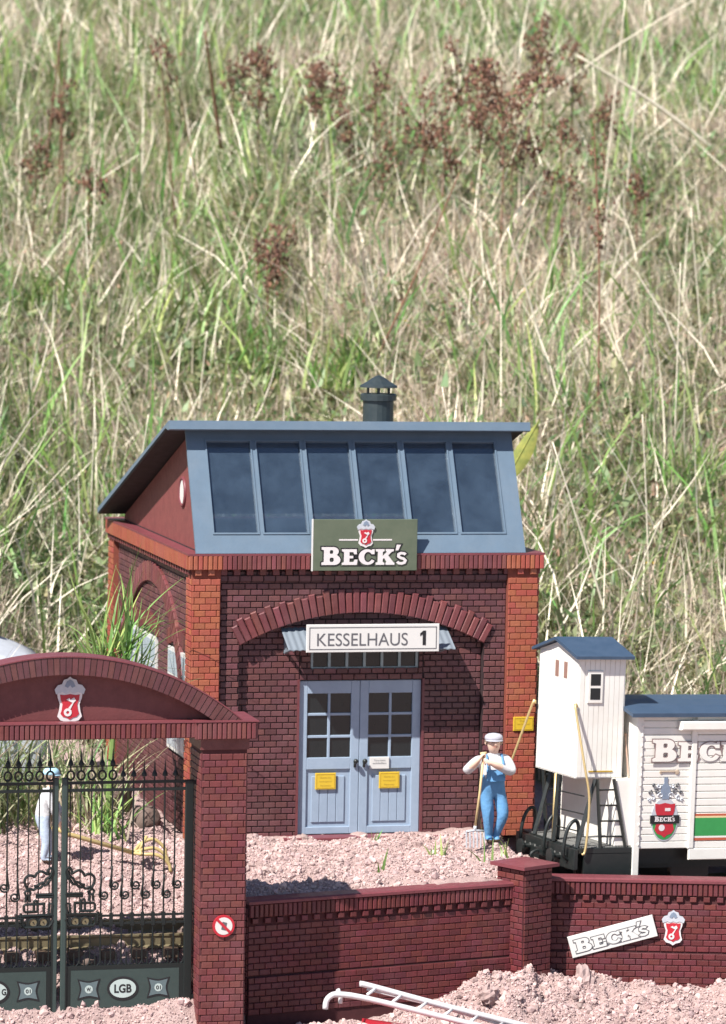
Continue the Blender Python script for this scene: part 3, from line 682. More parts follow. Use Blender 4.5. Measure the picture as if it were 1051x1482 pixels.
lz0, lz1 = 4.42, 4.655
q = MB(); q.box(-HP[0]+.1, HP[0]-.1, -.03, .50, lz0, lz1); lin = q.build('lintel', MORT_L, gw)
n = 52
for i in range(n):
    x = -2.02+4.04*(i+.5)/n; o = link('soldier_brick', brick_mesh(.064,.225,.03,.01,B_GATE), None, lin); o.location = (x,-.03,(lz0+lz1)/2)
q = MB(); q.box(-2.02, 2.02, -.065, .50, lz1, lz1+.02); q.build('lintel_top', CAPRED, lin)
ro = 4.24; oz = 5.68-ro; th = .27
ea = math.degrees(math.asin((4.665-oz)/ro)); ea2 = math.degrees(math.asin((4.665-oz)/(ro-th)))
ty = MB(); ty.xz(arc(0,oz,ro-th+.02,180-ea2,ea2,40), .22, .42); ty.build('tympanum', SMOOTH_RED, gw)
ab = MB(); ab.xz(arc(0,oz,ro-.004,ea,180-ea,48)+arc(0,oz,ro-th+.004,180-ea2,ea2,48), -.01, .48); av = ab.build('arch', MORT_ARCH, gw)
n = 62
for i in range(n):
    an = 180-ea-(180-2*ea)*(i+.5)/n; wd = ro*R(180-2*ea)/n
    b = MB(); b.add([(-wd*.47+.008,-.028,0),(wd*.47-.008,-.028,0),(wd*.5-.007,-.028,th),(-wd*.5+.007,-.028,th),(-wd*.47+.008,.0,0),(wd*.47-.008,.0,0),(wd*.5-.007,.0,th),(-wd*.5+.007,.0,th)],
        [(0,1,2,3),(0,4,5,1),(1,5,6,2),(2,6,7,3),(3,7,4,0)])
    o = b.build('voussoir', B_ARCH, av); o.location = ((ro-th)*math.cos(R(an)), -.01, oz+(ro-th)*math.sin(R(an))); o.rotation_euler = (0,-R(an-90),0)
q = MB(); q.xz(arc(0,oz,ro+.018,ea-.2,180.2-ea,48)+arc(0,oz,ro,180.2-ea,ea-.2,48), -.05, .49); q.build('arch_coping', CAPRED, gw)
cr = thing('crest_badge', 'silver and red crest badge fixed under the gateway arch', 'badge', (GC+.10, GYF+.20, 3.10))
crest_parts(cr, .66, (0,0,0), (R(90),0,0))
ns = thing('prohibition_sign', 'round white sign with red ring and slash on the gateway pillar', 'sign', (-3.635, GYF-.035, -.40))
dsk = lambda r, y0, y1, n=28: MB().xz(arc(0,0,r,0,360-360/n,n-1), y0, y1)
dsk(.172,-.012,.015).build('rim', RED, ns); dsk(.135,-.016,.0).build('disc', WHITE, ns)
b = MB(); b.xz([(-.115,.085),(-.085,.115),(.115,-.085),(.085,-.115)], -.022, -.015); b.build('slash', RED, ns)
b = MB(); b.xz([(-.02,.07),(.05,.05),(.03,-.07),(-.04,-.05)], -.0195, -.0155); b.build('pictogram', GREYINK, ns)

# ------------------------------------------------------------------ gate leaves
def px2(c, z): return (c, z)
def gate_leaf(sg, label):
    """sg=1 right leaf; local x = distance from the meeting line, mirrored for the left leaf"""
    g = thing('gate_leaf', label, 'gate', (GC, GYF+.36, 0), group='iron gate leaves')
    mx = lambda x: sg*x
    def bx(name, x0, x1, y0, y1, z0, z1, m, par=g, ch=0):
        a, b = sorted((mx(x0), mx(x1))); q = MB(); q.box(a,b,y0,y1,z0,z1,ch); return q.build(name, m, par)
    ST = 1.88; BOT = -1.80
    bx('meeting_stile', .028, .115, -.04, .04, BOT-.06, ST, GATEPAN, ch=.01); bx('stile_edge', .098, .118, -.045, -.005, BOT-.06, ST, GATEMET)
    bx('hinge_stile', 1.95, 2.075, -.04, .04, BOT, 1.82, GATEMET, ch=.01)
    for z in (1.80,1.685): bx('rail', .115, 1.95, -.02, .02, z-.022, z+.022, GATEMET)
    for z in (-.265,-.385): bx('rail', .115, 2.11, -.02, .02, z-.016, z+.016, GATEMET)
    bars = [.157+.1632*i for i in range(11)]
    for i, c in enumerate(bars):
        q = MB(); tall = i < 5; top = 2.02 if tall else 1.80
        q.tube([(mx(c),0,-1.0),(mx(c),0,1.80)], .0135 if i > 2 else .010, 6); bo = q.build('bar', GATEMET, g)
        z0 = 2.06 if tall else 1.88
        if tall:
            q = MB(); q.tube([(mx(c)+.056*math.cos(2*math.pi*k/16),0,1.915+.07*math.sin(2*math.pi*k/16)) for k in range(16)], .017, 5, closed=True); q.build('ring', GATEMET, bo, smooth=True)
            q = MB(); q.tube([(mx(c),0,1.98),(mx(c),0,2.10)], .013, 5); q.build('finial_shaft', GATEMET, bo)
        q = MB(); q.lathe([(.012,z0-.07),(.012,z0),(.044,z0+.01),(.040,z0+.045),(.016,z0+.10),(.010,z0+.19),(.003,z0+.26)], (mx(c),0,0), 8); q.build('spear_head', GATEMET, bo)
        if i > 2:
            lo = (i % 2 == 1); zc = .06 if lo else .21; pts = [(mx(c+.004),-.02,zc+.30),(mx(c-.004),-.02,zc+.16)]
            for k in range(15):                        # curl hanging from the bar, winding inwards
                an = 150+k*40; rad = .078*(1-k/18); pts.append((mx(c+.045+rad*math.cos(R(an))), -.02, zc+rad*math.sin(R(an))))
            q = MB(); q.tube(spline(pts,2), .0165, 5); q.build('scroll', GATEMET, bo, smooth=True)
        bx('collar', c-.025, c+.025, -.03, .03, -.425, -.225, GATEMET)
    q = MB(); q.tube([(mx(.09),0,2.045),(mx(.157+.1632*4+.08),0,2.055)], .010, 5); q.build('finial_rod', GATEMET, g)
    # fringe above the solid panel
    for i in range(12):
        c = bars[0]-.0816+.1632*i
        if c > 1.93: continue
        q = MB(); q.tube([(mx(c),0,-1.03),(mx(c),0,-.84)], [.014,.008], 5); q.build('spike', GATEMET, g)
        for sd in (-1,1):
            q = MB(); q.tube([(mx(c+sd*.078),0,-.95),(mx(c+sd*.065),0,-1.0),(mx(c+sd*.03),0,-1.035)], .010, 5); q.build('fringe_curl', GATEMET, g)
    # panel
    pn = bx('panel', .115, 1.95, -.025, .025, BOT-.01, -1.03, GATEMET)
    pl = bx('panel_plate', .19, 1.88, -.032, -.026, -1.69, -1.10, GATEPAN)
    def deco(cx, tx, w_):
        s_ = .19; fr_ = []
        for k in range(4):
            a0 = 45+90*k
            x0_, z0_ = math.cos(R(a0)), math.sin(R(a0)); x1_, z1_ = math.cos(R(a0+90)), math.sin(R(a0+90))
            for t in np.linspace(0,1,7)[:-1]:
                bow = 1-.22*math.sin(math.pi*t); fr_.append(((x0_*(1-t)+x1_*t)*s_*1.32*bow, (z0_*(1-t)+z1_*t)*s_*1.2*bow))
        Mx = [(mx(cx)+a, b-1.395) for a,b in fr_]; Mi = [(mx(cx)+a*.82, b*.8-1.395) for a,b in fr_]
        q = MB(); q.xz(Mx, -.040, -.031); q.build('plaque_border', INK, pl)
        q = MB(); q.xz(Mi, -.044, -.036); q.build('plaque', GATEPL, pl)
        q = MB(); q.xz([(mx(cx)+.062*math.cos(R(a)), -1.395+.062*math.sin(R(a))) for a in range(0,360,24)], -.047, -.040); q.build('plaque_disc', OVAL, pl)
        text_part(tx, w_, .062, INK, pl, (mx(cx),-.0475,-1.395), bold=.02)
    L_, R_ = (('W.', .075), ('01', .075)) if sg > 0 else (('01', .075), ('W.', .075))
    deco(.47, *L_); deco(1.555, *R_)
    oc = 1.0
    q = MB(); q.xz([(mx(oc)+.245*math.cos(R(a)), -1.395+.185*math.sin(R(a))) for a in range(0,360,10)], -.041, -.031); q.build('oval_border', INK, pl)
    q = MB(); q.xz([(mx(oc)+.205*math.cos(R(a)), -1.395+.145*math.sin(R(a))) for a in range(0,360,10)], -.046, -.036); q.build('oval_plate', OVAL, pl)
    if sg > 0: text_part('LGB', .27, .135, INK, pl, (mx(oc),-.0465,-1.395), bold=.03)
    else: text_part('ZO G', .25, .10, INK, pl, (mx(oc)+.065,-.0465,-1.395), bold=.03)
    # little iron locomotive
    def P(pts): # zoom picture coordinates -> metres in the leaf plane
        o = []
        for (a,b) in pts:
            X = a/2.766; Y = 1180+b/2.766
            o.append((mx((X-100)/93.6+.072), -.03, 1.801-(Y-1135-(275-X)*.015)/93.3))
        return o
    lp = [('smoke', spline(P([(292,262),(284,240),(287,222),(297,219),(306,230),(306,243),(318,236),(334,230),(350,238),(358,252),(366,246),(384,246),(397,260),(396,280),(386,300)]),3)),
          ('smoke', spline(P([(292,262),(303,272),(310,284),(325,286),(335,296),(352,297),(362,303),(375,298),(386,300)]),3)),
          ('smoke', spline(P([(287,224),(291,240),(299,254),(312,262),(318,274),(334,278),(346,286),(360,288)]),3)),
          ('chimney', P([(373,312),(380,306),(390,306),(397,312),(393,325),(377,325),(373,312)])), ('chimney', P([(379,325),(376,352)])), ('chimney', P([(391,325),(394,352)])),
          ('cab_roof', P([(285,323),(353,323),(353,333),(285,333),(285,323)])),
          ('boiler', P([(320,360),(394,360),(400,366),(400,385),(394,391),(340,391)])), ('cab_side', P([(320,355),(320,405)])), ('cab_side', P([(345,362),(345,390)])), ('cab_side', P([(360,362),(360,390)])), ('tender', P([(285,362),(298,362),(302,405),(290,405),(285,362)])),
          ('frame', P([(283,405),(420,405)])), ('frame', P([(283,425),(290,440),(300,452),(395,452),(404,440),(404,405)])), ('buffer', P([(412,395),(412,432)])), ('buffer', P([(404,415),(424,415)])), ('dome', P([(346,358),(347,348),(353,345),(359,348),(360,358)]))]
    for nm, pts in lp:
        q = MB(); q.tube(pts, .023, 5); q.build(nm, GATEMET, g)
    for cx_ in (322,362):
        cc_ = P([(cx_,433)])[0]; q = MB(); q.tube([(cc_[0]+.068*math.cos(2*math.pi*k/18),-.03,cc_[2]+.068*math.sin(2*math.pi*k/18)) for k in range(18)], .012, 5, closed=True)
        wo = q.build('wheel', GATEMET, g); q = MB(); q.xz([(cc_[0]+.062*math.cos(R(a)),cc_[2]+.062*math.sin(R(a))) for a in range(0,360,20)], -.027, -.020); q.build('wheel_disc', RAILM, wo)
        q = MB(); q.ball((cc_[0],-.035,cc_[2]), .012, 6, 4); q.build('hub', GATEMET, wo)
    for z in (1.78,-1.55): bx('hinge', 2.05, 2.14, -.03, .03, z-.03, z+.03, GATEMET)
gate_leaf(1, 'dark iron gate leaf with the LGB oval, hung on the pillar with the round sign')
gate_leaf(-1, 'dark iron gate leaf with the ZO G oval, meeting the LGB leaf')

# ------------------------------------------------------------------ garden walls and corner post
def garden_wall(A, B, ztop, h, label, vis_len, lead):
    L_ = math.hypot(B[0]-A[0], B[1]-A[1]); an = math.atan2(B[1]-A[1], B[0]-A[0])
    t = thing('garden_wall', label, 'wall', (A[0],A[1],ztop-h), (0,0,an))
    q = MB(); q.box(0, L_, .07, .36, -.4, h-.06); q.build('wall_core', MORT_L, t)
    q = MB(); q.box(-.02, L_, -.015, .40, h-.055, h-.012); q.prism([(-.015,h-.012),(.40,h-.012),(.36,h+.008),(.02,h+.008)], lambda a,b:(-.02,a,b), lambda a,b:(L_,a,b)); q.build('coping', CAPRED, t)
    n = int(L_/.083)
    q = MB(); q.box(0, L_, .032, .07, h-.27, h-.056); q.build('soldier_backing', MORT_L, t)
    far = MB()
    for i in range(n):
        x = (i+.5)*L_/n
        if x < vis_len: o = link('soldier_brick', brick_mesh(.066,.20,.03,.01,B_LOW), None, t); o.location = (x,.032,h-.165)
        else: far.box(x-.033,x+.033,.003,.03,h-.265,h-.065)
    nd_ = int(L_/.215)
    for i in range(nd_):
        x = (i+.5)*L_/nd_
        if x < vis_len: o = link('dentil', brick_mesh(.105,.085,.055,.008,B_LOW), None, t); o.location = (x,.07,h-.325)
        else: far.box(x-.05,x+.05,.02,.07,h-.37,h-.28)
    if far.v: far.build('far_trim_bricks', B_LOW, t, kind='stuff')
    brickwork(t, (0,.07,0), 0, lambda v: [(0,L_)], .52, h-.375, B_LOW, keep=lambda u,v: u < vis_len, limit=[300], L=.20, H=.100, j=.013)
    q = MB(); q.box(0, L_, .035, .07, -.4, .50); q.build('plinth', MORT_L, t)
    brickwork(t, (0,.035,0), 0, lambda v: [(0,L_)], -.1, .51, B_LOW, keep=None, L=.20, H=.100, j=.013)
    brickwork(t, (0,.36,0), SIDE, lambda v: [(0,.29)], -.1, h-.1, B_LOW, keep=None, L=.20, H=.100, j=.013)
    return t
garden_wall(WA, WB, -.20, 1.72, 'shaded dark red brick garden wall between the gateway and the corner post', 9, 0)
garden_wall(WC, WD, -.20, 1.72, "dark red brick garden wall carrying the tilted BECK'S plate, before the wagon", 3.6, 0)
cp = thing('corner_post', 'square brick corner post with flat cap where the two garden walls meet', 'post', (1.83,-3.38,-1.95), (0,0,R(28)))
ps = .31; ph_ = 1.99
q = MB(); q.box(-ps,ps,-ps,ps,-.3,ph_); q.build('post_core', MORT_L, cp)
for i_, ang_ in enumerate((0,SIDE,-SIDE,math.pi)):
    ca, sa = math.cos(ang_), math.sin(ang_); org = (-sa*-ps*-1 if False else sa*ps, -ca*ps, 0)
    brickwork(cp, org, ang_, lambda v: [(-ps,ps)], -.1, ph_-.02, B_LOW, keep=(lambda u,v: True) if i_ < 2 else None, limit=[150], L=.206, H=.100, j=.013)
q = MB(); q.box(-ps-.09,ps+.09,-ps-.09,ps+.09,ph_,ph_+.055); q.prism([(-1,-1),(1,-1),(1,1),(-1,1)], lambda a,b:(a*(ps+.09),b*(ps+.09),ph_+.055), lambda a,b:(a*.12,b*.12,ph_+.085)); q.build('post_cap', CAPRED, cp)
wan = math.atan2(WD[1]-WC[1], WD[0]-WC[0])
def onwall(u, out, z): return (WC[0]+math.cos(wan)*u+math.sin(wan)*out, WC[1]+math.sin(wan)*u-math.cos(wan)*out, z)
tp = thing('tilted_plate', "tilted white plate with outlined BECK'S letters on the wall before the wagon", 'sign', onwall(1.21,.00,-1.155), (0,0,wan))
ti = bpy.data.objects.new('board', MB().box(-.72,.72,-.012,.03,-.18,.18,ch=.005).mesh('board')); COL.objects.link(ti); ti.parent = tp; ti.data.materials.append(WHITE); ti.rotation_euler = (0,-R(16),0)
beck_word(tp, 1.24, .19, (-.015-.11*math.sin(R(16))*-1, -.015, -.115), (R(90),-R(16),0), WHITE, GREYINK, .014)
cb_ = thing('wall_crest', "silver and red crest badge on the wall beside the tilted white plate", 'badge', onwall(2.20,-.03,-.985), (0,0,wan))
crest_parts(cb_, .53, (0,0,0), (R(90),0,0))

# ------------------------------------------------------------------ wagon
wg = thing('beer_wagon', "white railway wagon with blue roof, brakeman's cab, crest and BECK'S lettering", 'wagon', (2.93,-2.78,0), (R(-1.0),R(1.6),R(8)))
WW, BX0, BX1, BZ0, BZ1 = 2.3, 0.99, 7.0, .17, 2.43
q = MB(); q.box(BX0, BX1, .02, WW-.02, BZ0, BZ1); body = q.build('body', WAGON, wg)
nb = 19; bh = (BZ1-BZ0)/nb
def boards(x0, x1, y0, y1):
    for i in range(nb):
        b = MB(); b.box(x0, x1, y0, y1, BZ0+i*bh+.006, BZ0+(i+1)*bh-.006, ch=.006); b.build('side_board', WAGON, body)
boards(BX0+.10, 1.98, -.004, .019); boards(2.08, 4.1, -.03, .019)
q = MB()
for i in range(nb): q.box(4.2, BX1-.1, -.004, .019, BZ0+i*bh+.006, BZ0+(i+1)*bh-.006)
q.build('far_boards', WAGON, body, kind='stuff')
q = MB(); q.box(BX0-.02, BX0+.10, -.025, .06, -.28, BZ1-.02, ch=.01); cpst = q.build('corner_post', WAGON, body)
for i in range(13):
    q = MB(); z = .25+i*.165; q.ball((BX0+.075,-.03,z), .022, 6, 4, (1,.6,1.3)); q.build('rivet', WAGON, cpst)
for x in (1.98,4.1): q = MB(); q.box(x, x+.10, -.055, .019, BZ0, BZ1-.10, ch=.012); q.build('door_post', WAGON, body)
q = MB(); q.box(1.72, 4.6, -.16, -.03, 2.16, 2.31, ch=.02); q.build('door_rail', WAGON, body)
q = MB(); q.box(2.0, 6.2, -.05, .0, -.02, BZ0-.001, ch=.01); q.build('sill', WAGON, body)
# end wall boards
for i in range(11):
    b = MB(); ya = .06+i*(WW-.12)/11; b.box(BX0-.014, BX0-.0005, ya+.006, ya+(WW-.12)/11-.006, BZ0+.02, BZ1+.02); b.build('end_board', WAGON, body)
rp = [(-.14,2.41),(.3,2.50),(.75,2.555),(1.15,2.575),(1.55,2.555),(2.0,2.50),(WW+.14,2.41)]
q = MB(); q.yz([(a,b+.035) for a,b in rp]+[(a,b-.03) for a,b in rp[::-1]], BX0-.17, BX1+.17); q.build('roof', WROOF, wg)
q = MB(); q.yz([(.02,BZ1),(WW-.02,BZ1)]+[(a,b-.032) for a,b in rp[1:-1][::-1]], BX0, BX1); q.build('roof_gable', WAGON, wg)
# brakeman's cab
CX0, CX1, CY0, CY1, CZ0, CZ1 = -.02, .84, .24, 1.80, 1.33, 3.35
q = MB(); q.box(CX0, CX1, CY0, CY1, CZ0, CZ1); q.yz([(CY0,CZ1),(CY1,CZ1),((CY0+CY1)/2,CZ1+.19)], CX0, CX1); cab = q.build('cab', WAGON, wg)
for i in range(9):
    xa = CX0+.02+i*(CX1-CX0-.04)/9; b = MB(); b.box(xa+.004, xa+(CX1-CX0-.04)/9-.004, CY0-.010, CY0+.002, CZ0+.02, CZ1-.03); b.build('cab_board', WAGON, cab)
for i in range(15):
    ya = CY0+.02+i*(CY1-CY0-.04)/15; b = MB(); b.box(CX0-.010, CX0+.002, ya+.004, ya+(CY1-CY0-.04)/15-.004, CZ0+.02, CZ1-.01); b.build('cab_end_board', WAGON, cab)
q = MB(); mid = (CY0+CY1)/2
q.yz([(CY0-.13,CZ1-.035),(mid,CZ1+.215),(CY1+.13,CZ1-.035),(CY1+.13,CZ1+.015),(mid,CZ1+.265),(CY0-.13,CZ1+.015)], CX0-.10, CX1+.10); q.build('cab_roof', WROOF, wg)
q = MB(); q.box(.14,.42,CY0-.035,CY0-.008,2.58,3.12,ch=.008); cwn = q.build('cab_window', WAGON, cab)
for z in (2.64,2.875): q = MB(); q.box(.19,.37,CY0-.039,CY0-.034,z,z+.19); q.build('pane', DARKPANE, cwn)
for y in (.66,1.0): q = MB(); q.box(CX0-.016,CX0-.008,y,y+.13,2.95,3.22); q.build('vent_slot', mat('slot brown',(.25,.14,.11),.7,noise=.2), cab)
q = MB(); q.box(.22,.66,CY0-.022,CY0-.009,CZ0+.10,CZ0+.125); q.build('drip_strip', mat('ochre print',(.42,.27,.03)), cab)
q = MB(); q.box(.66, BX0-.016, .05, WW-.1, .22, CZ0-.002, ch=.008); q.build('end_fill_panel', WAGON, wg)  # white panel added before the shaded end wall to catch sun below the cab
# platform, frame and running gear
q = MB(); q.box(-.02, .97, 0, WW, .10, .20, ch=.01); plat = q.build('platform', BLACKMET, wg)
GRATE = mat('worn grating', (.20,.20,.19), .6, noise=.4, nscale=10)
for i in range(18):
    b = MB(); x = .02+i*.053; b.box(x, x+.03, .03, WW-.03, .20, .215); b.build('grating_bar', GRATE, plat)
q = MB(); q.box(-.10, -.02, -.02, WW+.02, -.16, .18, ch=.01); q.box(-.02, BX1, .35, .5, -.2, .1); q.box(-.02, BX1, WW-.5, WW-.35, -.2, .1); q.box(.1,1.0,.0,.10,-.30,.10); q.build('underframe', BLACKMET, wg)
q = MB(); q.box(BX0+.2, BX1-.2, .25, WW-.25, -.12, BZ0-.03); q.build('floor_frame', BLACKMET, wg)
for y in (.55, WW-.55):
    q = MB(); q.tube([(-.10,y,.0),(-.26,y,.0)], .055, 10); q.tube([(-.25,y,0),(-.29,y,0)], .13, 14); q.build('buffer', BLACKMET, wg)
q = MB(); q.tube(spline([(-.10,1.15,.0),(-.26,1.15,.0),(-.34,1.15,-.06),(-.30,1.15,-.14)],4), .03, 6); q.box(-.2,-.1,1.0,1.3,-.06,.06); q.build('coupling', BLACKMET, wg)
for y in (.22, 1.0, WW-.35):
    q = MB(); q.tube(spline([(-.02,y,-.06),(-.16,y-.02,.02),(-.20,y-.03,.15),(-.15,y-.03,.45),(-.06,y-.02,.60),(.04,y,.62),(.09,y+.02,.48),(.07,y+.02,.20)],4), .032, 7); q.build('step_handle', BLACKMET, wg, smooth=True)
q = MB()
for i in range(9): q.box(-.108,-.0995,.3+i*.2,.34+i*.2,.02,.06)
q.build('bolts', GRATE, wg)
for x in (.55, 2.3, 5.9):
    for y in (.55, WW-.55):
        q = MB()
        ring = [(x+.36*math.cos(2*math.pi*k/20), z_) for k in range(20) for z_ in (0,)]
        q.prism([(.36*math.cos(2*math.pi*k/20), .36*math.sin(2*math.pi*k/20)) for k in range(20)], lambda a,b:(x+a,y-.06,-.30+b), lambda a,b:(x+a,y+.06,-.30+b)); q.build('wheel', BLACKMET, wg)
def bar(name, pts, r, m, n=7): q = MB(); q.tube(pts, r, n); return q.build(name, m, wg, smooth=True)
# steps up to the cab on both flanks
for y, tag_ in ((.03,0),(WW-.1,1)):
    q = MB(); q.tube([(.34,y,1.33),(.62,y,.20)] if False else [(.30,y,1.34),(.40,y,.20)], .035, 4); q.tube([(.60,y,1.34),(.86,y,.20)], .035, 4); lo = q.build('ladder_side', BLACKMET, wg)
    for k in range(4):
        t = (k+.7)/4.4; z = 1.34-1.14*t; q = MB(); q.tube([(.30+.10*t,y,z),(.60+.26*t,y,z)], .016, 5); q.build('rung', BLACKMET, lo)
for p_, q_ in (((.27,.05,1.34),(-.02,.05,.20)),((.27,1.75,1.34),(-.02,1.75,.2)),((.0,.9,1.33),(-.05,.9,.2))): MB().tube([p_,q_], .04, 4).build('cab_strut', BLACKMET, wg)
q = MB()
for z in (.45,.75,1.05): q.tube([(-.02,.95,z),(.1,.1,z)], .012, 5)
q.build('end_rung', BLACKMET, wg)
bar('cab_post', [(-.03,.95,1.33),(-.03,.97,.2)], .03, BRASS)
bar('grab_rail', spline([(-.03,.22,2.52),(-.08,.18,2.50),(.02,-.03,1.6),(.12,-.06,1.05),(.11,-.06,.45),(.08,-.05,.14),(.03,-.05,.10)],4), .021, BRASS)
bar('grab_rail', spline([(-.10,1.74,2.42),(-.14,1.76,2.42),(-.30,2.1,1.5),(-.40,2.3,1.0),(-.42,2.32,.5),(-.42,2.32,.12),(-.36,2.3,.06)],4), .021, BRASS)
q = MB(); q.tube([(BX0-.05,.30,2.05),(BX0-.05,.34,2.05),(BX0-.07,.34,2.03)], .012, 5); q.tube([(BX0-.06,.34,2.04),(BX0-.06,.14,1.22)], .014, 6); q.ball((BX0-.06,.14,1.22), .035, 6, 5); q.ball((BX0-.06,.34,2.04), .03, 6, 5); q.build('end_handrail', mat('rusty pin',(.40,.27,.20),.6,noise=.3), wg)
# lettering and emblem on the wagon side
beck_word(wg, 2.02, .32, (2.27,-.036,1.63), (R(90),0,0), WAGON, mat('brown ink',(.24,.17,.165),.5,noise=.2,nscale=20), .020)
BXc, BZc = 1.54, .66
em = MB(); em.xz([(BXc+.25*math.cos(R(a)), BZc+.36*math.sin(R(a))) for a in range(0,360,12)], -.012, -.003); emb = em.build('emblem', SILVER, wg)
q = MB(); q.xz([(BXc+.225*math.cos(R(a)), BZc-.02+.32*math.sin(R(a))) for a in range(180,361,12)], -.016, -.011); q.build('emblem_green', GREENSTR, emb)
poly_part('emblem_shield', [[(BXc+a*.47, BZc+.03+b*.56) for a,b in SHIELD]], RED, emb, (0,-.018,0), (R(90),0,0), .002)
q = MB(); q.box(BXc-.27,BXc+.27,-.026,-.018,BZc-.07,BZc+.07); q.build('emblem_band', INK, emb)
poly_part('emblem_word', [[(a,b) for a,b in p] for p in beck_polys(.38,.075)], PINKW, emb, (BXc,-.028,BZc-.035), (R(90),0,0), .001)
q = MB(); q.xz(arc(BXc-.05,BZc-.14,.055,0,345,12), -.024, -.020); q.box(BXc+.0,BXc+.10,-.024,-.020,BZc+.14,BZc+.19); q.build('emblem_key', PINKW, emb)
for sd in (-1,1):
    for k, (a0, z0, rad, ph0) in enumerate(((.09,.40,.055,0),(.17,.47,.05,40),(.24,.36,.05,80),(.29,.46,.04,120),(.13,.56,.045,160),(.22,.58,.035,200),(.30,.32,.03,20))):
        pts = [(BXc+sd*(a0+rad*math.cos(R(ph0+t*45))*(1-t*.11)), -.010-(k%2)*.003, BZc+z0+rad*math.sin(R(ph0+t*45))*(1-t*.11)) for t in range(8)]
        MB().tube(pts, .015, 4).build('mantling', GREYINK if k%2 else SILVER, emb)
q = MB(); q.xz([(BXc-.06,BZc+.34),(BXc+.06,BZc+.34),(BXc+.09,BZc+.46),(BXc+.07,BZc+.56),(BXc+.03,BZc+.60),(BXc+.035,BZc+.70),(BXc-.035,BZc+.70),(BXc-.03,BZc+.60),(BXc-.07,BZc+.56),(BXc-.09,BZc+.46)], -.019, -.009); q.build('emblem_helm', mat('helm blue grey',(.20,.25,.33)), emb)
q = MB(); q.tube([(BXc-.12,-.014,BZc+.80),(BXc+.16,-.014,BZc+.80)], .014, 5); q.ball((BXc+.20,-.014,BZc+.79), .045, 8, 5, (1,.2,1)); q.ball((BXc-.1,-.014,BZc+.79), .03, 8, 5, (1,.2,1)); q.build('emblem_key_top', mat('old gold',(.50,.40,.30),.5,noise=.3), emb)
for z0,z1,m_ in ((.30,.345,REDSTR),(.345,.375,WAGON),(.375,.68,GREENSTR),(.68,.71,mat('stripe cream',(.70,.55,.30),.5,noise=.1)),(.71,.75,REDSTR)):
    q = MB(); q.box(2.085,4.095,-.0345,-.030,z0,z1); q.build('stripe', m_, wg)
# track under the wagon
tk = thing('railway_track', 'brass rails on sleepers under the white wagon', 'track', (2.93,-2.78,0), (0,0,R(8)))
for y in (.55, WW-.55):
    q = MB(); q.yz([(y-.05,-.80),(y+.05,-.80),(y+.018,-.77),(y+.018,-.69),(y+.03,-.67),(y+.03,-.655),(y-.03,-.655),(y-.03,-.67),(y-.018,-.69),(y-.018,-.77)], -.2, 7.5); q.build('rail', RAILM, tk)
for i in range(16): q = MB(); x = -.1+i*.48; q.box(x,x+.22,.2,WW-.2,-.90,-.80,ch=.01); q.build('sleeper', BOOT, tk)
# track behind the gate
t2 = thing('garden_track', 'weathered brass rails crossing behind the iron gate', 'track', (-12,-4.1,0), (0,0,R(-1)))
for y, z in ((-.45,-.74),(.62,-.70)):
    q = MB(); q.yz([(y-.07,z-.14),(y+.07,z-.14),(y+.02,z-.10),(y+.02,z+.02),(y+.04,z+.04),(y+.04,z+.07),(y-.04,z+.07),(y-.04,z+.04),(y-.02,z+.02),(y-.02,z-.10)], 0, 8.45); q.build('rail', RAILM, t2)
for i in range(17): q = MB(); x = .1+i*.5; q.box(x,x+.22,-.75,.95,-1.0,-.865,ch=.01); q.build('sleeper', BOOT, t2)

# ------------------------------------------------------------------ people
def figure(name, joints, edges, mats_fn, mats, parent, root):
    me = bpy.data.meshes.new(name); me.from_pydata([j[0] for j in joints], edges, []); me.update()
    o = bpy.data.objects.new(name, me); COL.objects.link(o)
    sk_ = o.modifiers.new('s', 'SKIN'); sk_.use_smooth_shade = True; sk_.branch_smoothing = .6
    for v, j in zip(me.skin_vertices[0].data, joints):
        r = j[1]; v.radius = (r, r) if not isinstance(r, tuple) else r; v.use_root = False
    me.skin_vertices[0].data[root].use_root = True
    ss = o.modifiers.new('u', 'SUBSURF'); ss.levels = 2; ss.render_levels = 2
    dg = bpy.context.evaluated_depsgraph_get(); m2 = bpy.data.meshes.new_from_object(o.evaluated_get(dg))
    bpy.data.objects.remove(o); m2.name = name; m2.materials.clear()
    for m_ in mats: m2.materials.append(m_)
    for p in m2.polygons: p.material_index = mats_fn(p.center); p.use_smooth = True
    r = bpy.data.objects.new(name, m2); COL.objects.link(r); r.parent = parent; return r
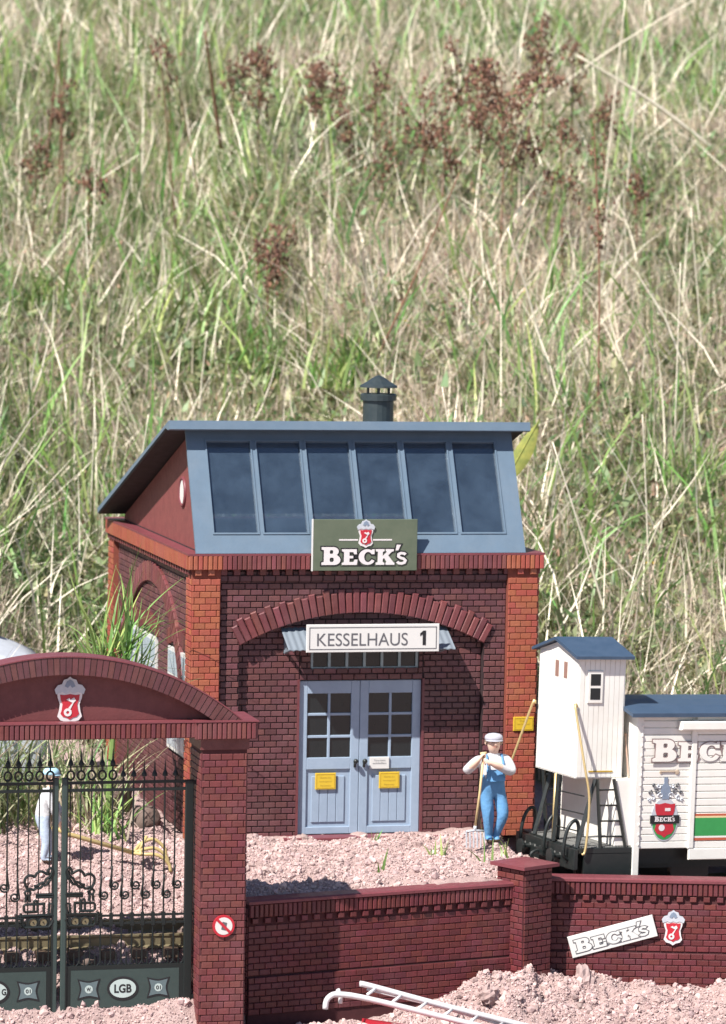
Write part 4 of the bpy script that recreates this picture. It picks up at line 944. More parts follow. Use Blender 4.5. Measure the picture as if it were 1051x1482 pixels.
def build_person(t, J, hand_ax, mat_fn, mats, cap_m, head, look):
    """J: dict of joint -> (pos, radius)"""
    names = list(J); idx = {n_:i for i,n_ in enumerate(names)}
    E_ = [('pelvis','belly'),('belly','chest'),('chest','neck'),('neck','jaw'),('jaw','skull'),('skull','crown')]
    for s_ in 'LR':
        E_ += [('chest','sh'+s_),('sh'+s_,'el'+s_),('el'+s_,'wr'+s_),('wr'+s_,'pa'+s_),('pelvis','hip'+s_),('hip'+s_,'kn'+s_),('kn'+s_,'an'+s_),('an'+s_,'toe'+s_)]
    joints = [J[n_] for n_ in names]; edges = [(idx[a],idx[b]) for a,b in E_]
    for s_ in 'LR':                                   # five fingers curled round the shaft
        p = Vector(J['pa'+s_][0]); d, side, curl = (Vector(v) for v in hand_ax[s_])
        for k in range(4):
            ln = (.075,.085,.08,.062)[k]; base = p+side*(.027*(k-1.5))+d*.025
            a = base+d*ln*.55+curl*.01; b = a+curl*ln*.5+d*.01; c = b+curl*ln*.35-d*ln*.3
            i0 = len(joints); joints += [(tuple(a),.0125),(tuple(b),.0115),(tuple(c),.010)]; edges += [(idx['pa'+s_],i0),(i0,i0+1),(i0+1,i0+2)]
        a = p+side*-.05+d*.0+curl*.015; b = a+d*.03+curl*.03; i0 = len(joints); joints += [(tuple(a),.014),(tuple(b),.012)]; edges += [(idx['pa'+s_],i0),(i0,i0+1)]
    return figure('body', joints, edges, mat_fn, mats, t, idx['pelvis'])
def head_details(t, c, f, cap_m, tilt):
    """c head centre, f facing direction (unit, horizontal)"""
    c = Vector(c); f = Vector(f); s_ = Vector((-f.y, f.x, 0)); u = Vector((0,0,1))
    q = MB(); q.ball(c+f*.118+u*-.005, .026, 8, 6, (1,1,1.5)); q.build('nose', SKIN, t, smooth=True)
    for sd in (-1,1):
        q = MB(); q.ball(c+s_*.118*sd+u*.0-f*.01, .032, 8, 6, (.6,.6,1.2)); q.build('ear', SKIN, t, smooth=True)
        q = MB(); q.ball(c+f*.106+s_*.043*sd+u*.030, .012, 6, 5); q.build('eye', INK, t, smooth=True)
        q = MB(); q.tube([c+f*.110+s_*(.020*sd)+u*.055, c+f*.104+s_*(.065*sd)+u*.053], .007, 5); q.build('eyebrow', BOOT, t)
    q = MB(); q.tube([c+f*.106+s_*-.035+u*-.055, c+f*.115+u*-.060, c+f*.106+s_*.035+u*-.055], .008, 5); q.build('mouth', mat('lips',(.45,.20,.16),.6,noise=.1), t)
    q = MB(); n = 16; prof = [(.122,.045),(.135,.06),(.137,.09),(.125,.125),(.09,.15),(.04,.162),(.005,.165)]
    q.lathe(prof, tuple(c), n)
    vs_ = []; fs_ = []
    for k in range(9):
        a = R(-75+150*k/8); d = f*math.cos(a)+s_*math.sin(a)
        vs_ += [c+d*.128+u*.06, c+d*(.128+.035*max(0,math.cos(a)))+u*.045, c+d*(.128+.035*max(0,math.cos(a)))+u*.037, c+d*.128+u*.048]
    for k in range(8):
        a = k*4; fs_ += [(a,a+1,a+5,a+4),(a+1,a+2,a+6,a+5),(a+2,a+3,a+7,a+6)]
    q.add(vs_, fs_); q.build('cap', cap_m, t, smooth=True)
    q = MB(); hv = []
    for k in range(10):
        a = R(95+170*k/9); d = f*math.cos(a)+s_*math.sin(a); q.ball(c+d*.108+u*.02, .032, 6, 4, (1,1,1.6))
    q.build('hair', mat('grey brown hair',(.20,.15,.11),.8,noise=.3,nscale=20), t, smooth=True)
def strap_seg(q, pts, w_):
    for a, b in zip(pts[:-1], pts[1:]): q.tube([a,b], w_, 4)

# man leaning on a manure fork by the pilaster
mz = gz1(1.93,-1.0)+.03
man = thing('person', 'man in grey cap, white shirt and blue dungarees resting folded arms on a fork', 'person', (1.93,-1.0,mz))
J = dict(pelvis=((0,0,.90),(.185,.15)), belly=((0,-.045,1.10),(.205,.185)), chest=((0,-.01,1.36),(.19,.145)), neck=((0,-.01,1.555),.075), jaw=((0,-.035,1.635),.092), skull=((0,-.03,1.735),.118), crown=((0,-.01,1.83),.085),
    shR=((-.215,-.01,1.46),.088), elR=((-.45,-.13,1.25),.066), wrR=((-.315,-.32,1.47),.047), paR=((-.285,-.345,1.555),.040),
    shL=((.225,-.01,1.45),.088), elL=((.235,-.24,1.235),.068), wrL=((-.06,-.36,1.40),.050), paL=((-.17,-.375,1.46),.040),
    hipR=((-.10,0,.85),.125), knR=((-.065,-.05,.48),.092), anR=((-.035,.02,.10),.060), toeR=((-.06,-.13,.05),.045),
    hipL=((.115,0,.85),.125), knL=((.15,-.11,.50),.092), anL=((.075,.04,.12),.058), toeL=((.07,-.10,.06),.045))
def mf(c):
    if c.z > 1.545 and abs(c.x) < .16 and c.y > -.2: return 0
    if c.x < -.14 and c.y < -.26 and c.z > 1.38: return 0
    if c.y < -.26 and c.x < .06 and c.z > 1.33: return 0
    if c.z < .09: return 3
    if c.z < 1.19 and abs(c.x) < .24 and not (c.y < -.235 and c.z > 1.12): return 2
    return 1
for k_ in ('shR','shL','elR','elL','wrR','wrL'): J[k_] = (J[k_][0], J[k_][1]*1.18)
body_ = build_person(man, J, {'R': ((.75,-.1,.55),(.2,-.75,.3),(.3,.2,-.9)), 'L': ((-.85,.0,.35),(-.2,.3,.9),(.1,.5,-.6))}, mf, [SKIN,SHIRT,DENIM,BOOT], man, None, None)
man.scale = (1.14, 1.10, 1.0)
head_details(man, (0,-.03,1.725), (0,-1,0), CAPGREY, 0)
q = MB()
for x in (-.11,.11):
    strap_seg(q, [(x*.95,-.20,1.20),(x*1.1,-.165,1.38),(x*1.05,-.07,1.53),(x,.07,1.50),(x*.6,.155,1.30),(x*.3,.165,1.1)], .018)
q.build('straps', DENIM, man)
bib = MB(); bvs = []
for iz, z in enumerate((1.10,1.20,1.29)):
    for ix, x in enumerate((-.14,-.07,0,.07,.14)): bvs.append((x,-.245+.35*x*x*5+(.015 if z>1.25 else 0)+.02*iz,z))
bfs = [(r*5+c,r*5+c+1,r*5+c+6,r*5+c+5) for r in range(2) for c in range(4)]
bib.add(bvs,bfs); bib.build('bib', DENIM, man, smooth=True)
fk = thing('manure_fork', 'fork with a pale wooden handle and five white tines held by the dungaree man', 'fork', (1.93,-1.0,mz))
q = MB(); q.tube([(-.265,-.355,1.58),(-.31,-.34,.95),(-.37,-.30,.34)], .021, 8); q.tube([(-.32,-.35,1.585),(-.215,-.36,1.60)], .022, 7); q.build('handle', WOOD, fk, smooth=True)
q = MB(); q.tube([(-.37,-.30,.36),(-.375,-.30,.27)], .030, 8); q.tube([(-.53,-.31,.27),(-.375,-.31,.285),(-.22,-.31,.27)], .020, 6); q.build('head_bar', TIN, fk, smooth=True)
for k in range(6):
    x = -.53+.062*k; q = MB(); q.tube(spline([(x,-.31,.27),(x+.002,-.34,.15),(x,-.36,.0)],3), .014, 6); q.build('tine', TIN, fk)

# man behind the gate
mz2 = gz1(-5.72,-1.2)+.02
man2 = thing('person', 'stooping man in pale blue cap and pale clothes behind the iron gate', 'person', (-5.72,-1.2,mz2))
J2 = dict(pelvis=((-.05,0,.72),(.15,.16)), belly=((-.03,0,.90),(.15,.17)), chest=((.02,0,1.12),(.16,.18)), neck=((.06,0,1.27),.068), jaw=((.10,0,1.34),.085), skull=((.10,0,1.43),.110), crown=((.08,0,1.51),.08),
    shR=((.02,-.20,1.18),.078), elR=((.10,-.25,.92),.060), wrR=((.25,-.16,.66),.045), paR=((.27,-.13,.60),.038),
    shL=((.04,.20,1.18),.078), elL=((.22,.22,.95),.060), wrL=((.40,.10,.66),.045), paL=((.44,.05,.60),.038),
    hipR=((-.04,-.10,.68),.115), knR=((.02,-.12,.38),.085), anR=((-.04,-.12,.09),.056), toeR=((.10,-.13,.05),.042),
    hipL=((-.04,.11,.68),.115), knL=((.10,.13,.40),.085), anL=((.08,.13,.09),.056), toeL=((.21,.13,.05),.042))
def mf2(c):
    if c.z > 1.27 and c.x > -.03: return 0
    if c.x > .20 and c.z > .5 and c.z < .72: return 0
    if c.z < .085: return 3
    return 2 if c.z < .80 and c.x < .2 else 1
build_person(man2, J2, {'R': ((.5,.1,-.8),(.5,.2,.4),(.2,.8,.0)), 'L': ((.5,-.1,-.8),(.5,.2,.4),(.2,-.8,.0))}, mf2, [SKIN,SHIRT,DENIM2,BOOT], man2, None, None)
head_details(man2, (.10,0,1.42), (1,0,0), CAPBLUE, 0)
hf = thing('hay_fork', 'yellow hay fork lying towards the ground, held by the stooping man', 'fork', (0,0,0))
q = MB(); q.tube([(-5.62,-1.30,.50),(-5.30,-1.28,.36),(-4.20,-1.25,.02)], .038, 8); q.build('handle', YELTOOL, hf, smooth=True)
for k, (dy, up) in enumerate(((-.16,.02),(0,.10),(.16,.22))):
    q = MB(); q.tube(spline([(-4.25,-1.25,.03),(-4.10,-1.25+dy,.02+up*.6),(-3.88,-1.25+dy*1.3,.0+up),(-3.70,-1.25+dy*1.3,-.14+up),(-3.66,-1.25+dy*1.3,-.28+up)],4), [.036]*16+[.018] if False else .03, 7); q.build('tine', YELTOOL, hf, smooth=True)
q = MB(); q.tube([(-4.16,-1.42,.03),(-4.10,-1.06,.12)], .03, 7); q.tube([(-4.18,-1.25,.02),(-4.02,-1.2,.30)], .026, 6); q.build('cross_bar', YELTOOL, hf, smooth=True)

# ------------------------------------------------------------------ white ladder on a red board, stones, sheet
la = thing('white_ladder', 'white tubular ladder with hooked ends lying on the soil before the shaded wall', 'ladder', (0,0,0))
off = Vector((.20,.20,.06))
for k in range(2):
    o_ = off*k*1.0; dz = (0,.05)[k]
    pts = [(-2.17,-6.32,-1.60),(-2.15,-6.32,-1.47),(-2.07,-6.31,-1.395),(-1.95,-6.30,-1.385),(-1.6,-6.31,-1.44),(-.6,-6.35,-1.70),(.3,-6.40,-1.94),(1.2,-6.46,-2.18)] if k == 0 else [(-1.78,-6.30,-1.33),(-1.6,-6.31,-1.37),(-.6,-6.35,-1.66),(.3,-6.40,-1.90),(1.2,-6.46,-2.14)]
    q = MB(); q.tube(spline([Vector(p)+o_ for p in pts],3),   .046, 8); q.build('rail', TUBEW, la, smooth=True)
    q = MB(); q.tube([Vector(p)+o_+Vector((.10,.05,-.03)) for p in [(-1.75,-6.3,-1.395),(-.6,-6.34,-1.70),(.3,-6.40,-1.97),(1.2,-6.46,-2.24)]], .026, 7); q.build('lower_rail', TUBEW, la, smooth=True)
for i in range(7):
    t = i/6; a = Vector((-1.5,-6.30,-1.40)).lerp(Vector((.9,-6.44,-2.11)), t); q = MB(); q.tube([a, a+off], .026, 7); q.build('rung', TUBEW, la, smooth=True)
q = MB(); q.tube(spline([(-1.95,-6.2,-1.33),(-1.90,-6.18,-1.42),(-1.90,-6.18,-1.55)],3), .035, 7); q.build('stub', TUBEW, la, smooth=True)
rb = thing('red_board', 'red board with white print lying under the white ladder', 'board', (-.75,-6.42,-1.93), (R(-8),R(9),R(-2)))
q = MB(); q.box(-.75,1.2,-.5,.5,-.03,.03); q.build('panel', RED, rb)
text_part('BECK', .9, .22, WHITE, rb, (.05,-.05,.031), rot=(0,0,0), bold=.02, name='print')
def rock(x, y, r, label, m=STONE, sc=(1,.8,.8)):
    q = MB(); q.ball((0,0,0), r, 14, 10, sc, .22); o = q.build('stone', m, smooth=m is not SOILC); o.location = (x,y,gz1(x,y)+r*.35); o.rotation_euler = (random.uniform(-.3,.3),random.uniform(-.3,.3),random.uniform(0,6)); return tag(o, label, 'stone', 'stones in the soil')
rock(-4.15,1.3,.42,'brown upright stone beside the left flank of the house',sc=(.7,.7,1.3)); rock(-3.75,.6,.30,'squat brown stone by the house corner behind the gate')
rock(-5.65,-4.9,.22,'dark stone in the soil close behind the gate leaf with the ZO G oval'); rock(-3.95,-4.35,.16,'grey stone lying next to the brass rail behind the gate')
rock(.95,-4.5,.20,'pinkish clod resting against the corner post',m=SOILC); rock(2.75,-3.85,.22,'upright soil clod below the tilted plate wall',m=SOILC,sc=(.7,.6,1.1))
q = MB(); vs_ = []; fs_ = []
for i in range(13):
    for j in range(9):
        u, v = i/12, j/8; x = -9+u*3.95; zz = 3.02-.5*max(0,(u-.55)/.45)**2*.9; y = 2.4+v*2.2
        vs_.append((x, y, zz+.22*v-.03*math.cos(v*6)-(.0 if v>0 else .0)))
nn = len(vs_); vs_ += [(a,b,c-3.2) for a,b,c in vs_]
for i in range(12):
    for j in range(8):
        a = i*9+j; fs_ += [(a,a+9,a+10,a+1),(nn+a,nn+a+1,nn+a+10,nn+a+9)]
for i in range(12): fs_ += [(i*9,nn+i*9,nn+i*9+9,i*9+9),(i*9+8,i*9+17,nn+i*9+17,nn+i*9+8)]
for j in range(8): fs_ += [(j,j+1,nn+j+1,nn+j),(108+j,nn+108+j,nn+109+j,109+j)]
sh = thing('sheet_cover', 'pale grey sheeted mound with blue band behind the gateway arch', 'cover', (0,0,0))
MB().add(vs_, fs_).build('sheet', TARP, sh, smooth=True)
q = MB(); q.box(-9,-5.85,4.0,4.5,3.0,3.42,ch=.05); q.build('blue_band', TARPB, sh)

# ------------------------------------------------------------------ soil crumbs
def crumbs(name, n, xr, yr, smin, smax, mask=None, fine=False):
    phi = (1+5**.5)/2
    iv = np.array([(-1,phi,0),(1,phi,0),(-1,-phi,0),(1,-phi,0),(0,-1,phi),(0,1,phi),(0,-1,-phi),(0,1,-phi),(phi,0,-1),(phi,0,1),(-phi,0,-1),(-phi,0,1)])/math.sqrt(1+phi*phi)
    ifc = np.array([(0,11,5),(0,5,1),(0,1,7),(0,7,10),(0,10,11),(1,5,9),(5,11,4),(11,10,2),(10,7,6),(7,1,8),(3,9,4),(3,4,2),(3,2,6),(3,6,8),(3,8,9),(4,9,5),(2,4,11),(6,2,10),(8,6,7),(9,8,1)])
    if fine:
        iv = np.array([(1,0,0),(-1,0,0),(0,1,0),(0,-1,0),(0,0,1),(0,0,-1)], float); ifc = np.array([(0,2,4),(2,1,4),(1,3,4),(3,0,4),(2,0,5),(1,2,5),(3,1,5),(0,3,5)])
    x = rng.uniform(*xr, n); y = rng.uniform(*yr, n)
    keep = (y - hill_y0(x)) < rng.uniform(-.6, .8, n)
    d = y - wall_y(x) - .16; keep &= ~((np.abs(d) < .26) & (x > -3.1))
    keep &= ~((x > xL-.05) & (x < xR+.05) & (y > -.05))
    keep &= ~((np.abs(x+3.64) < .45) & (y > -5.7) & (y < -4.6))
    if mask is not None: keep &= mask(x, y)
    x, y = x[keep], y[keep]; n = len(x)
    s = smin + (smax-smin)*rng.random(n)**2.6
    z = ground_z(x, y) + s*.25
    rot = rng.normal(size=(n,3,3)); rot, _ = np.linalg.qr(rot)
    scl = s[:,None]*rng.uniform(.7,1.25,(n,3))
    vv = iv[None]*(1+rng.uniform(-.30,.30,(n,len(iv),1)))*scl[:,None,:]
    vv = np.einsum('nij,nkj->nki', rot, vv) + np.stack([x,y,z],-1)[:,None,:]
    ff = (ifc[None]+len(iv)*np.arange(n)[:,None,None]).reshape(-1,3)
    o = link(name, np_mesh(name, vv.reshape(-1,3), ff, False), SOILC, kind='stuff'); o['label'] = 'crumbly pink soil granules strewn over the ground'; o['category'] = 'soil'
    return o
for xr_, yr_, mk_ in (((-3.6,2.9),(-4.9,.2),None), ((-8.0,-3.1),(-6.4,1.6),None), ((-3.8,6.0),(-6.9,-3.6),lambda x,y: y < wall_y(x))):
    crumbs('soil_crumbs', 46000, xr_, yr_, .010, .030, mk_, True)
    crumbs('soil_clods', 1500, xr_, yr_, .028, .070, mk_)

# ------------------------------------------------------------------ meadow
CXY = np.array([CAM.x, CAM.y]); VD = np.array([math.sin(YAW), math.cos(YAW)]); VR = np.array([VD[1], -VD[0]])
def meadow_points(n, y_lo=-2, t0=62, t1=125, lat=.125):
    t = t0+(t1-t0)*rng.random(n)**1.15; l = rng.uniform(-lat, lat, n)*t
    p = CXY + VD*t[:,None] + VR*l[:,None]; x, y = p[:,0], p[:,1]
    k = (y - hill_y0(x)) > rng.uniform(-.3,.9,n)
    k &= ~((x > xL-.3) & (x < xR+.4) & (y > -.3) & (y < yB+.3))
    k &= ~((x > 2.3) & (y < 2.2))
    return x[k], y[k]
def ribbons(name, x, y, z, L, W, az, lean, bend, mtl, label, cat, parent=None, kind='stuff', seg=4, twist=None):
    """blades: root (x,y,z), length, width, lean azimuth, lean angle, extra bend; one joined mesh"""
    n = len(x); T = np.linspace(0,1,seg+1)
    d = np.stack([np.cos(az), np.sin(az)],-1)
    fa = az+np.pi/2+rng.normal(0,.9,n); side = np.stack([np.cos(fa), np.sin(fa), np.zeros(n)],-1)
    pos = np.stack([x,y,z],-1); V_ = []; ang = lean.copy(); 
    for i,t in enumerate(T):
        wd = W*(1-t**1.7*.93)*.5
        V_ += [pos-side*wd[:,None], pos+side*wd[:,None]]
        ang = lean + bend*t
        step = L/seg
        pos = pos + np.stack([np.sin(ang)*d[:,0], np.sin(ang)*d[:,1], np.cos(ang)],-1)*step[:,None]
    V_ = np.stack(V_,1); m = 2*(seg+1)
    q = np.array([(2*i,2*i+1,2*i+3,2*i+2) for i in range(seg)]); F_ = (q[None]+m*np.arange(n)[:,None,None]).reshape(-1,4)
    me = np_mesh(name, V_.reshape(-1,3), F_, True)
    o = link(name, me, mtl, parent, kind=kind)
    if label: o['label'] = label; o['category'] = cat
    return o
def grass(name, n, Lr, Wr, leanr, bendr, mtl, label, pref=None, **k):
    x, y = meadow_points(n, **k)
    if pref is not None:
        s = rng.random(len(x)) < pref(x,y); x, y = x[s], y[s]
    z = ground_z(x,y,False)-.04; m = len(x)
    cl = 1+.5*vnoise(x,y,.6,6)
    ribbons(name, x, y, z, rng.uniform(*Lr,m)*cl, rng.uniform(*Wr,m), 9*vnoise(x,y,.33,4)+9*vnoise(x,y,1.1,0)+rng.normal(0,.75,m), np.abs(rng.normal(leanr[0],leanr[1],m)), rng.normal(bendr[0],bendr[1],m), mtl, label, 'grass')
def greenness(x, y):
    lat = (np.stack([x,y],-1)-CXY)@VR / ((np.stack([x,y],-1)-CXY)@VD)     # left negative
    return np.clip(.47 - 3.0*lat + 1.3*vnoise(x,y,.28,5) + .8*vnoise(x,y,.9,7), .06, 1)
grass('green_grass', 62000, (.6,1.6), (.035,.085), (.25,.28), (.5,.5), GREEN, 'green meadow grass growing over the bank behind the house', greenness)
grass('short_turf', 45000, (.25,.7), (.04,.085), (.4,.4), (.6,.5), GREEN, 'short turf between the taller meadow blades')
grass('dry_grass', 88000, (.7,2.1), (.022,.055), (.55,.45), (.5,.7), STRAW, 'dry straw coloured grass tangled over the bank', lambda x,y: np.clip(1.05-.75*greenness(x,y),.15,1))
grass('fallen_straw', 15000, (1.0,3.2), (.028,.06), (1.1,.3), (.25,.4), PALESTRAW, 'pale fallen straw lying criss-cross in the meadow')
grass('tall_grass', 5200, (1.8,3.8), (.05,.11), (.22,.2), (.8,.5), GREEN2, 'long arching green blades standing above the meadow', greenness)
grass('tall_straw', 2200, (1.8,4.0), (.03,.06), (.35,.3), (.5,.6), PALESTRAW, 'tall thin dry stems standing above the meadow')

def herbs(name, n, mtl, label, hr, wr, pref):
    x, y = meadow_points(n); k = rng.random(len(x)) < pref(x,y); x, y = x[k], y[k]; m = len(x)
    ribbons(name, x, y, ground_z(x,y,False)+rng.uniform(.25,1.15,m), rng.uniform(*hr,m), rng.uniform(*wr,m), rng.uniform(0,2*np.pi,m), rng.uniform(.3,1.6,m), rng.normal(.3,.5,m), mtl, label, 'herbs', seg=2)
HERB = mat('herb leaves', (.17,.28,.12), .5, var=.5, hue=.045, col2=(.42,.40,.22), transl=.5)
herbs('meadow_herbs', 95000, HERB, 'small leafy herbs growing among the meadow grass', (.16,.42), (.09,.20), lambda x,y: np.clip(.35+2.2*vnoise(x,y,.35,2),.05,1))
herbs('seed_fluff', 26000, mat('withered seed husks', (.42,.29,.20), .8, var=.4, col2=(.24,.13,.09), transl=.2), 'brownish withered seed husks among the grass', (.08,.22), (.05,.11), lambda x,y: np.clip(.3+1.8*vnoise(x,y,.3,1),.03,1))
# tufts and single plants
def tuft(x, y, n, h, spread, mtl, label, group=None, w_=(.03,.06), name='grass_tuft', bend=.7, lean=.35, z=None):
    t = thing(name, label, 'plant', (x,y,(gz1(x,y)-.05) if z is None else z), group=group)
    px = rng.normal(0,spread,n); py = rng.normal(0,spread,n)
    ribbons('blades', px, py, np.zeros(n), rng.uniform(.55,1.1,n)*h, rng.uniform(*w_,n), rng.uniform(0,2*np.pi,n), np.abs(rng.normal(lean,.22,n)), rng.normal(bend,.4,n), mtl, None, None, parent=t, kind=None, seg=6)
    return t
sg_ = thing('arching_plant', 'stemmed green plant with long arching blades overlapping the left house flank', 'plant', (-4.35,.2,gz1(-4.35,.2)-.05)); z_ = 3.05-sg_.location.z
MB().tube([(-.1,0,0),(-.02,0,z_*.5),(.05,0,z_)], [.06,.05,.035], 7).build('stem', GREEN2, sg_)
for (nx_, nz_, n_, L0, az0) in ((.05,z_,40,1.7,.0),(-.25,z_-.25,30,1.5,2.6),(.25,z_-.4,36,1.3,.1),(-.05,z_-.8,30,1.2,1.0)):
    k_ = n_; ribbons('blades', np.full(k_,nx_)+rng.normal(0,.10,k_), rng.normal(0,.10,k_), np.full(k_,nz_)+rng.normal(0,.22,k_), rng.uniform(.6,1.15,k_)*L0, rng.uniform(.035,.07,k_), az0+rng.normal(0,1.3,k_), np.abs(rng.normal(.5,.4,k_)), rng.normal(.35,.8,k_), GREEN2, None, None, parent=sg_, kind=None, seg=7)
tuft(-4.75,1.3,90,2.4,.40,GREEN,'broad grass clump on the bank beside the left house flank',w_=(.03,.06))
tuft(-4.9,1.0,50,2.3,.45,STRAW,'dry straw clump among the green blades behind the gate',w_=(.025,.045))
tuft(-6.0,1.1,90,1.7,.40,GREEN,'dark grass clump behind the stooping man',w_=(.03,.06))
tuft(-6.9,.6,120,2.0,.5,GREEN,'dense dark grass clump at the foot of the bank behind the gate',w_=(.03,.06))
tuft(-6.6,1.7,170,3.2,.55,GREEN,'tall dark grass clump standing before the pale sheeted mound',w_=(.03,.065))
tuft(-7.6,1.6,150,3.2,.5,STRAW,'tall dry clump standing before the pale sheeted mound',w_=(.025,.05))
tuft(-4.6,.2,40,1.2,.22,GREEN2,'bright grass clump over the yellow hay fork',w_=(.03,.05))
for (x,y,h,lb) in ((-.35,-2.6,.42,'small withered shoot beside the dark hole in the soil'),(.62,-1.9,.40,'young green shoot in the soil before the right door leaf'),(1.45,-2.4,.85,'tall green yellow shoot in the soil near the corner post'),(1.9,-1.9,.55,'green shoot at the feet of the dungaree man'),(.95,-1.6,.45,'yellowing shoot in the soil between door and fork'),(.05,-.35,.28,'tiny green shoot on the doorstep before the doors')):
    tuft(x,y,5,h,.04,GREEN2,lb,w_=(.035,.06),name='grass_shoot',bend=.35,lean=.22)
q = MB()  # broad leaf right of the roof
lv = []; lf = []
for i in range(13):
    t = i/12; p = Vector((4.08,6.3,5.55)).lerp(Vector((4.72,6.1,6.85)), t)+Vector((.05*math.sin(t*3),0,.0)); wd = .17*math.sin(math.pi*min(1,t*1.02+.04))**.8
    sd = Vector((.88,-.25,-.38)); fold = Vector((.1,-.5,.1))*.10*math.sin(math.pi*t)
    lv += [p-sd*wd, p+fold*1.0, p+sd*wd]
for i in range(12):
    for k in range(2): a = i*3+k; lf.append((a,a+1,a+4,a+3))
lp_ = thing('broad_leaf', 'large green and yellow leaf rising beside the right end of the roof', 'leaf', (3.95,6.3,gz1(3.95,6.3)))
def leafmat():
    m = mat('broad leaf', (.22,.29,.08), .45, noise=.75, nscale=3.0, ncol=(.62,.58,.14), transl=.35); return m
lo = MB().add([(a.x-3.95,a.y-6.3,a.z-gz1(3.95,6.3)) for a in lv], lf).build('blade', leafmat(), lp_, smooth=True)
q.tube([(0,0,-.1),(-.1,.0,2.5),(0,0,5.0-gz1(3.95,6.3)+.1),(.13,0,5.56-gz1(3.95,6.3)),(.45,-.12,6.2-gz1(3.95,6.3)),(.77,-.22,6.84-gz1(3.95,6.3))], [.035,.03,.025,.022,.016,.006], 6); q.build('stalk', leafmat(), lp_)
def at_hill(px, py, lift=0.0):
    """point on the bank (or lift metres above it) seen in the given direction of the photograph's frame; used once to lay plants out in metres"""
    d = (fw*FPX + RX*(px-525.5) - UX*(py-741.0)).normalized()
    ts = np.linspace(60,150,1200); X = CAM.x+d.x*ts; Y = CAM.y+d.y*ts; Z = CAM.z+d.z*ts
    k = np.argmax(Z < ground_z(X,Y,False)+lift); return Vector((X[k],Y[k],Z[k]))
def weed(base, top, label, spread, nb_, dens, mtl=BROWNSEED, red=False):
    t = thing('seed_head_weed', label, 'plant', tuple(base), group=None); top = top-base
    q = MB(); mid = top*.55+Vector((random.uniform(-.1,.1),0,0)); st_ = spline([Vector((0,0,-.1)), mid, top],5); q.tube(st_, [.026-.012*i/(len(st_)-1) for i in range(len(st_))], 5); q.build('stem', REDSTEM, t)
    sd = MB()
    for k in range(nb_):
        f_ = random.uniform(.55,1.0); p0 = st_[int(f_*(len(st_)-1))]; an = random.uniform(0,6.28); ln = spread*random.uniform(.35,1)
        p1 = p0+Vector((math.cos(an)*ln, math.sin(an)*ln, random.uniform(.1,.75)*spread)); br = MB()
        br.tube([p0, p0.lerp(p1,.55)+Vector((0,0,-.03)), p1, p1+(p1-p0)*.2], .014, 4); br.build('twig', REDSTEM, t)
        for j in range(int(dens*1.9)):
            c = p1+Vector((random.gauss(0,.12),random.gauss(0,.12),random.gauss(0,.16))); sd.ball(c, random.uniform(.022,.050), 5, 4, (1,1,1.25), .2)
    nl = nb_*9; f_ = rng.uniform(.15,.9,nl); pp = np.array([tuple(st_[int(q_*(len(st_)-1))]) for q_ in f_]); pp = pp+rng.normal(0,.35*spread+.05,(nl,3))*np.array([1,1,.6])
    ribbons('leaves', pp[:,0], pp[:,1], np.maximum(pp[:,2],.05), rng.uniform(.14,.34,nl), rng.uniform(.06,.13,nl), rng.uniform(0,6.28,nl), rng.uniform(.4,1.6,nl), rng.normal(.3,.4,nl), HERB, None, None, parent=t, seg=2)
    sd.build('seed_clusters', mtl, t, kind='stuff'); return t
W_ = [((722,400),(725,115),'bushy reddish brown seed head plant, the largest above the roof',1.35,26,13),
      ((605,330),(615,150),'brown seed head weed with green leaves left of the bushy plant',.75,12,9),
      ((372,260),(372,70),'dark brown seed head weed high on the bank over the left roof end',.45,9,12),
      ((468,270),(470,100),'small brown seed head weed beside the dark brown one',.40,8,9),
      ((790,260),(785,25),'tall slender weed with dark seed clusters near its tip',.38,9,10),
      ((385,520),(385,345),'low dark seed head weed in the green grass over the roof ridge',.45,9,12),
      ((815,420),(812,180),'brown seed head weed right of the bushy plant',.40,8,8),
      ((925,420),(920,240),'thin weed with one ragged brown head above the wagon',.22,5,8),
      ((865,640),(860,185),'tall thin stalk with a single dark oblong head',.08,3,9),
      ((130,420),(130,245),'weed with a flat brown head on the left of the bank',.35,8,5)]
for b_,t_,lb,sp_,nb_,dn_ in W_:
    B = at_hill(*b_); d = (fw*FPX + RX*(t_[0]-525.5) - UX*(t_[1]-741.0)).normalized(); tt = ((B-CAM).length)*.995; weed(B, CAM+d*tt, lb, sp_, nb_, dn_)
for (a_, c_, h_) in ((545,95,190),(660,62,170),(692,135,190),(750,165,170),(645,190,150),(560,205,130),(830,62,190),(450,92,150),(505,150,150),(52,205,170),(92,112,190),(240,62,170),(345,80,150),(700,75,200),(880,120,200),(415,330,120)):
    B = at_hill(a_+random.uniform(-10,10), c_+h_); d = (fw*FPX + RX*(a_-525.5) - UX*(c_-741.0)).normalized(); o_ = weed(B, CAM+d*((B-CAM).length*.995), 'slender brown seed head weed among the taller ones high on the bank', .30, 7, 7); o_['group'] = 'slender seed head weeds high on the bank'
def stalk(p0, p1, r, label, mtl=PALESTRAW, sag=.0, f=.985):
    A = at_hill(*p0, .75 if ('thick' in label or 'crossing' in label or 'leaning' in label or 'falling' in label) else 0); d = (fw*FPX + RX*(p1[0]-525.5) - UX*(p1[1]-741.0)).normalized(); B = CAM+d*((A-CAM).length*f)
    t = thing('dry_stalk', label, 'stalk', tuple(A), group='long dry stalks standing in the meadow')
    mid = (B-A)*.5+Vector((0,0,sag)); pts = spline([Vector((0,0,0)), mid, B-A],5); q = MB(); q.tube(pts, [r*(1-.5*i/(len(pts)-1)) for i in range(len(pts))], 5); q.build('stem', mtl, t, smooth=True); return t
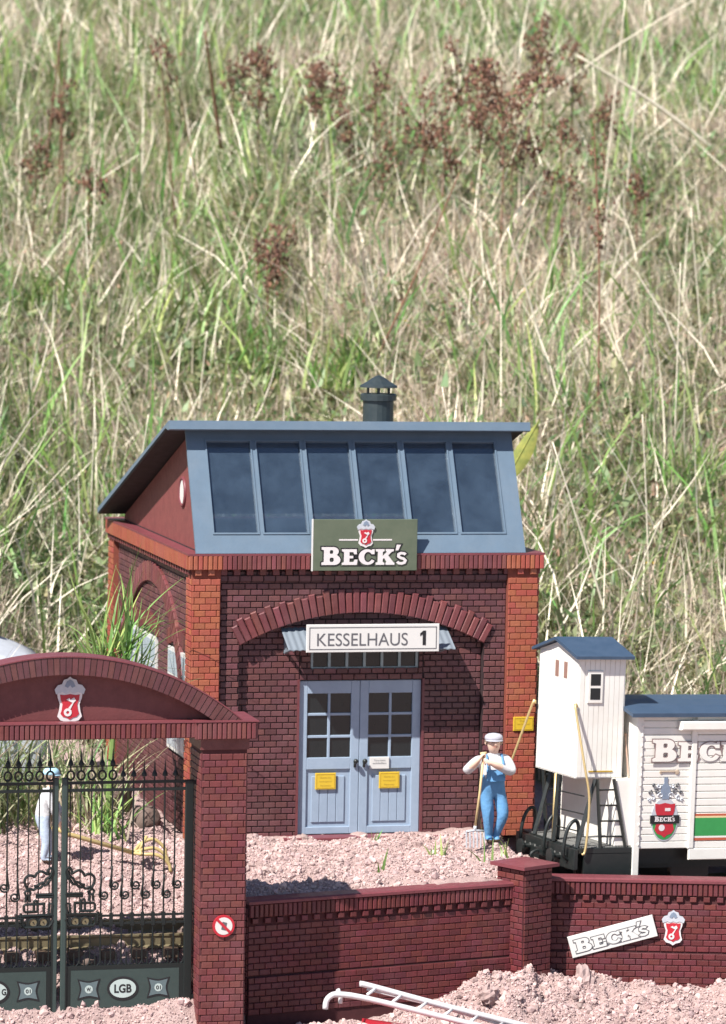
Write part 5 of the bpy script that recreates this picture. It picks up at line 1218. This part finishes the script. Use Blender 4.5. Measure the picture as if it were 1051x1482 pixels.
STK = [((320,215),(297,45),.055,'thick pale straw standing upright between the reddish stems and the dark brown weed'),((1045,225),(835,80),.06,'thick pale straw slanting down right of the bushy plant'),
 ((770,155),(1005,0),.035,'thin straw crossing above the thick slanting straw'),((868,330),(905,0),.03,'upright thin straw beside the single dark oblong head'),((905,300),(935,0),.03,'upright yellow straw crossing the thick slanting straw'),
 ((410,505),(362,405),.045,'short thick straw leaning left over the low dark weed'),((285,640),(300,480),.03,'bent straw above the left roof end'),((190,800),(215,600),.025,'tall thin straw beside the left house flank'),
 ((130,800),(137,590),.025,'thin straw with dark tip farther from the left house flank'),((975,690),(985,380),.02,'tall fine straw above the wagon body roof'),((800,560),(735,330),.03,'leaning straw under the bushy plant'),
 ((565,520),(570,400),.02,'fine straw rising right above the chimney'),((700,330),(780,130),.03,'straw leaning through the bushy plant'),((690,880),(640,560),.02,'fine straw rising behind the roof glass'),
 ((880,900),(800,640),.025,'straw leaning towards the roof from behind the cab'),((905,880),(985,700),.02,'straw leaning away from the cab roof'),((735,0),(860,190),.03,'high straw falling towards the thick slanting straw'),
 ((95,330),(85,60),.03,'reddish stem, the taller of the close pair'),((60,300),(92,20),.028,'reddish stem leaning across its taller neighbour'),((255,330),(232,70),.025,'dark reddish stem left of the thick upright straw'),
 ((290,300),(255,110),.02,'short reddish stem touching the thick upright straw'),((1020,560),(1000,300),.02,'fine straw above the wagon lettering'),((940,870),(930,600),.02,'fine upright straw behind the cab roof'),((545,520),(665,250),.025,'dark dry stem leaning from the chimney towards the bushy plant')]
for p0,p1,r,lb in STK:
    red = 'reddish' in lb or 'dark dry' in lb; stalk(p0,p1,r,lb, REDSTEM if red else PALESTRAW, sag=random.uniform(-.15,.25))
for px,py,n_,h_,lb in ((1015,190,150,2.0,'fresh green grass clump above the thick slanting straw end'),(990,745,170,1.9,'fresh green grass clump above the wagon body roof'),(405,560,150,1.9,'fresh green grass clump behind the roof below the low dark weed'),(520,560,110,1.6,'fresh green grass clump beside the chimney'),(60,480,120,1.8,'fresh green grass clump on the bank far from the house'),(230,430,110,1.7,'fresh green grass clump under the dark brown weed'),(955,640,90,1.6,'green grass clump above the cab roof')):
    P_ = at_hill(px,py); tuft(P_.x,P_.y,n_,h_,.45,GREEN2,lb,w_=(.06,.12),bend=.6,lean=.3)
for px,py,lb in ((587,465,'small yellow flower on the bank above the chimney'),(175,150,'small yellow flower among the reddish stems'),(940,815,'low yellow flower patch near the wagon cab')):
    P_ = at_hill(px,py,.5); t = thing('yellow_flower', lb, 'flower', (P_.x,P_.y,gz1(P_.x,P_.y)-.03)); hz_ = P_.z-t.location.z
    q = MB(); q.tube([(0,0,0),(.03,0,hz_)], .012, 5); q.build('stem', GREEN2, t)
    for k in range(6):
        a = k*1.047; q = MB(); q.ball((.03+.07*math.cos(a),.07*math.sin(a),hz_), .055, 6, 4, (1,1,.5)); q.build('petal', FLOWER, t)
bpy.context.view_layer.update()
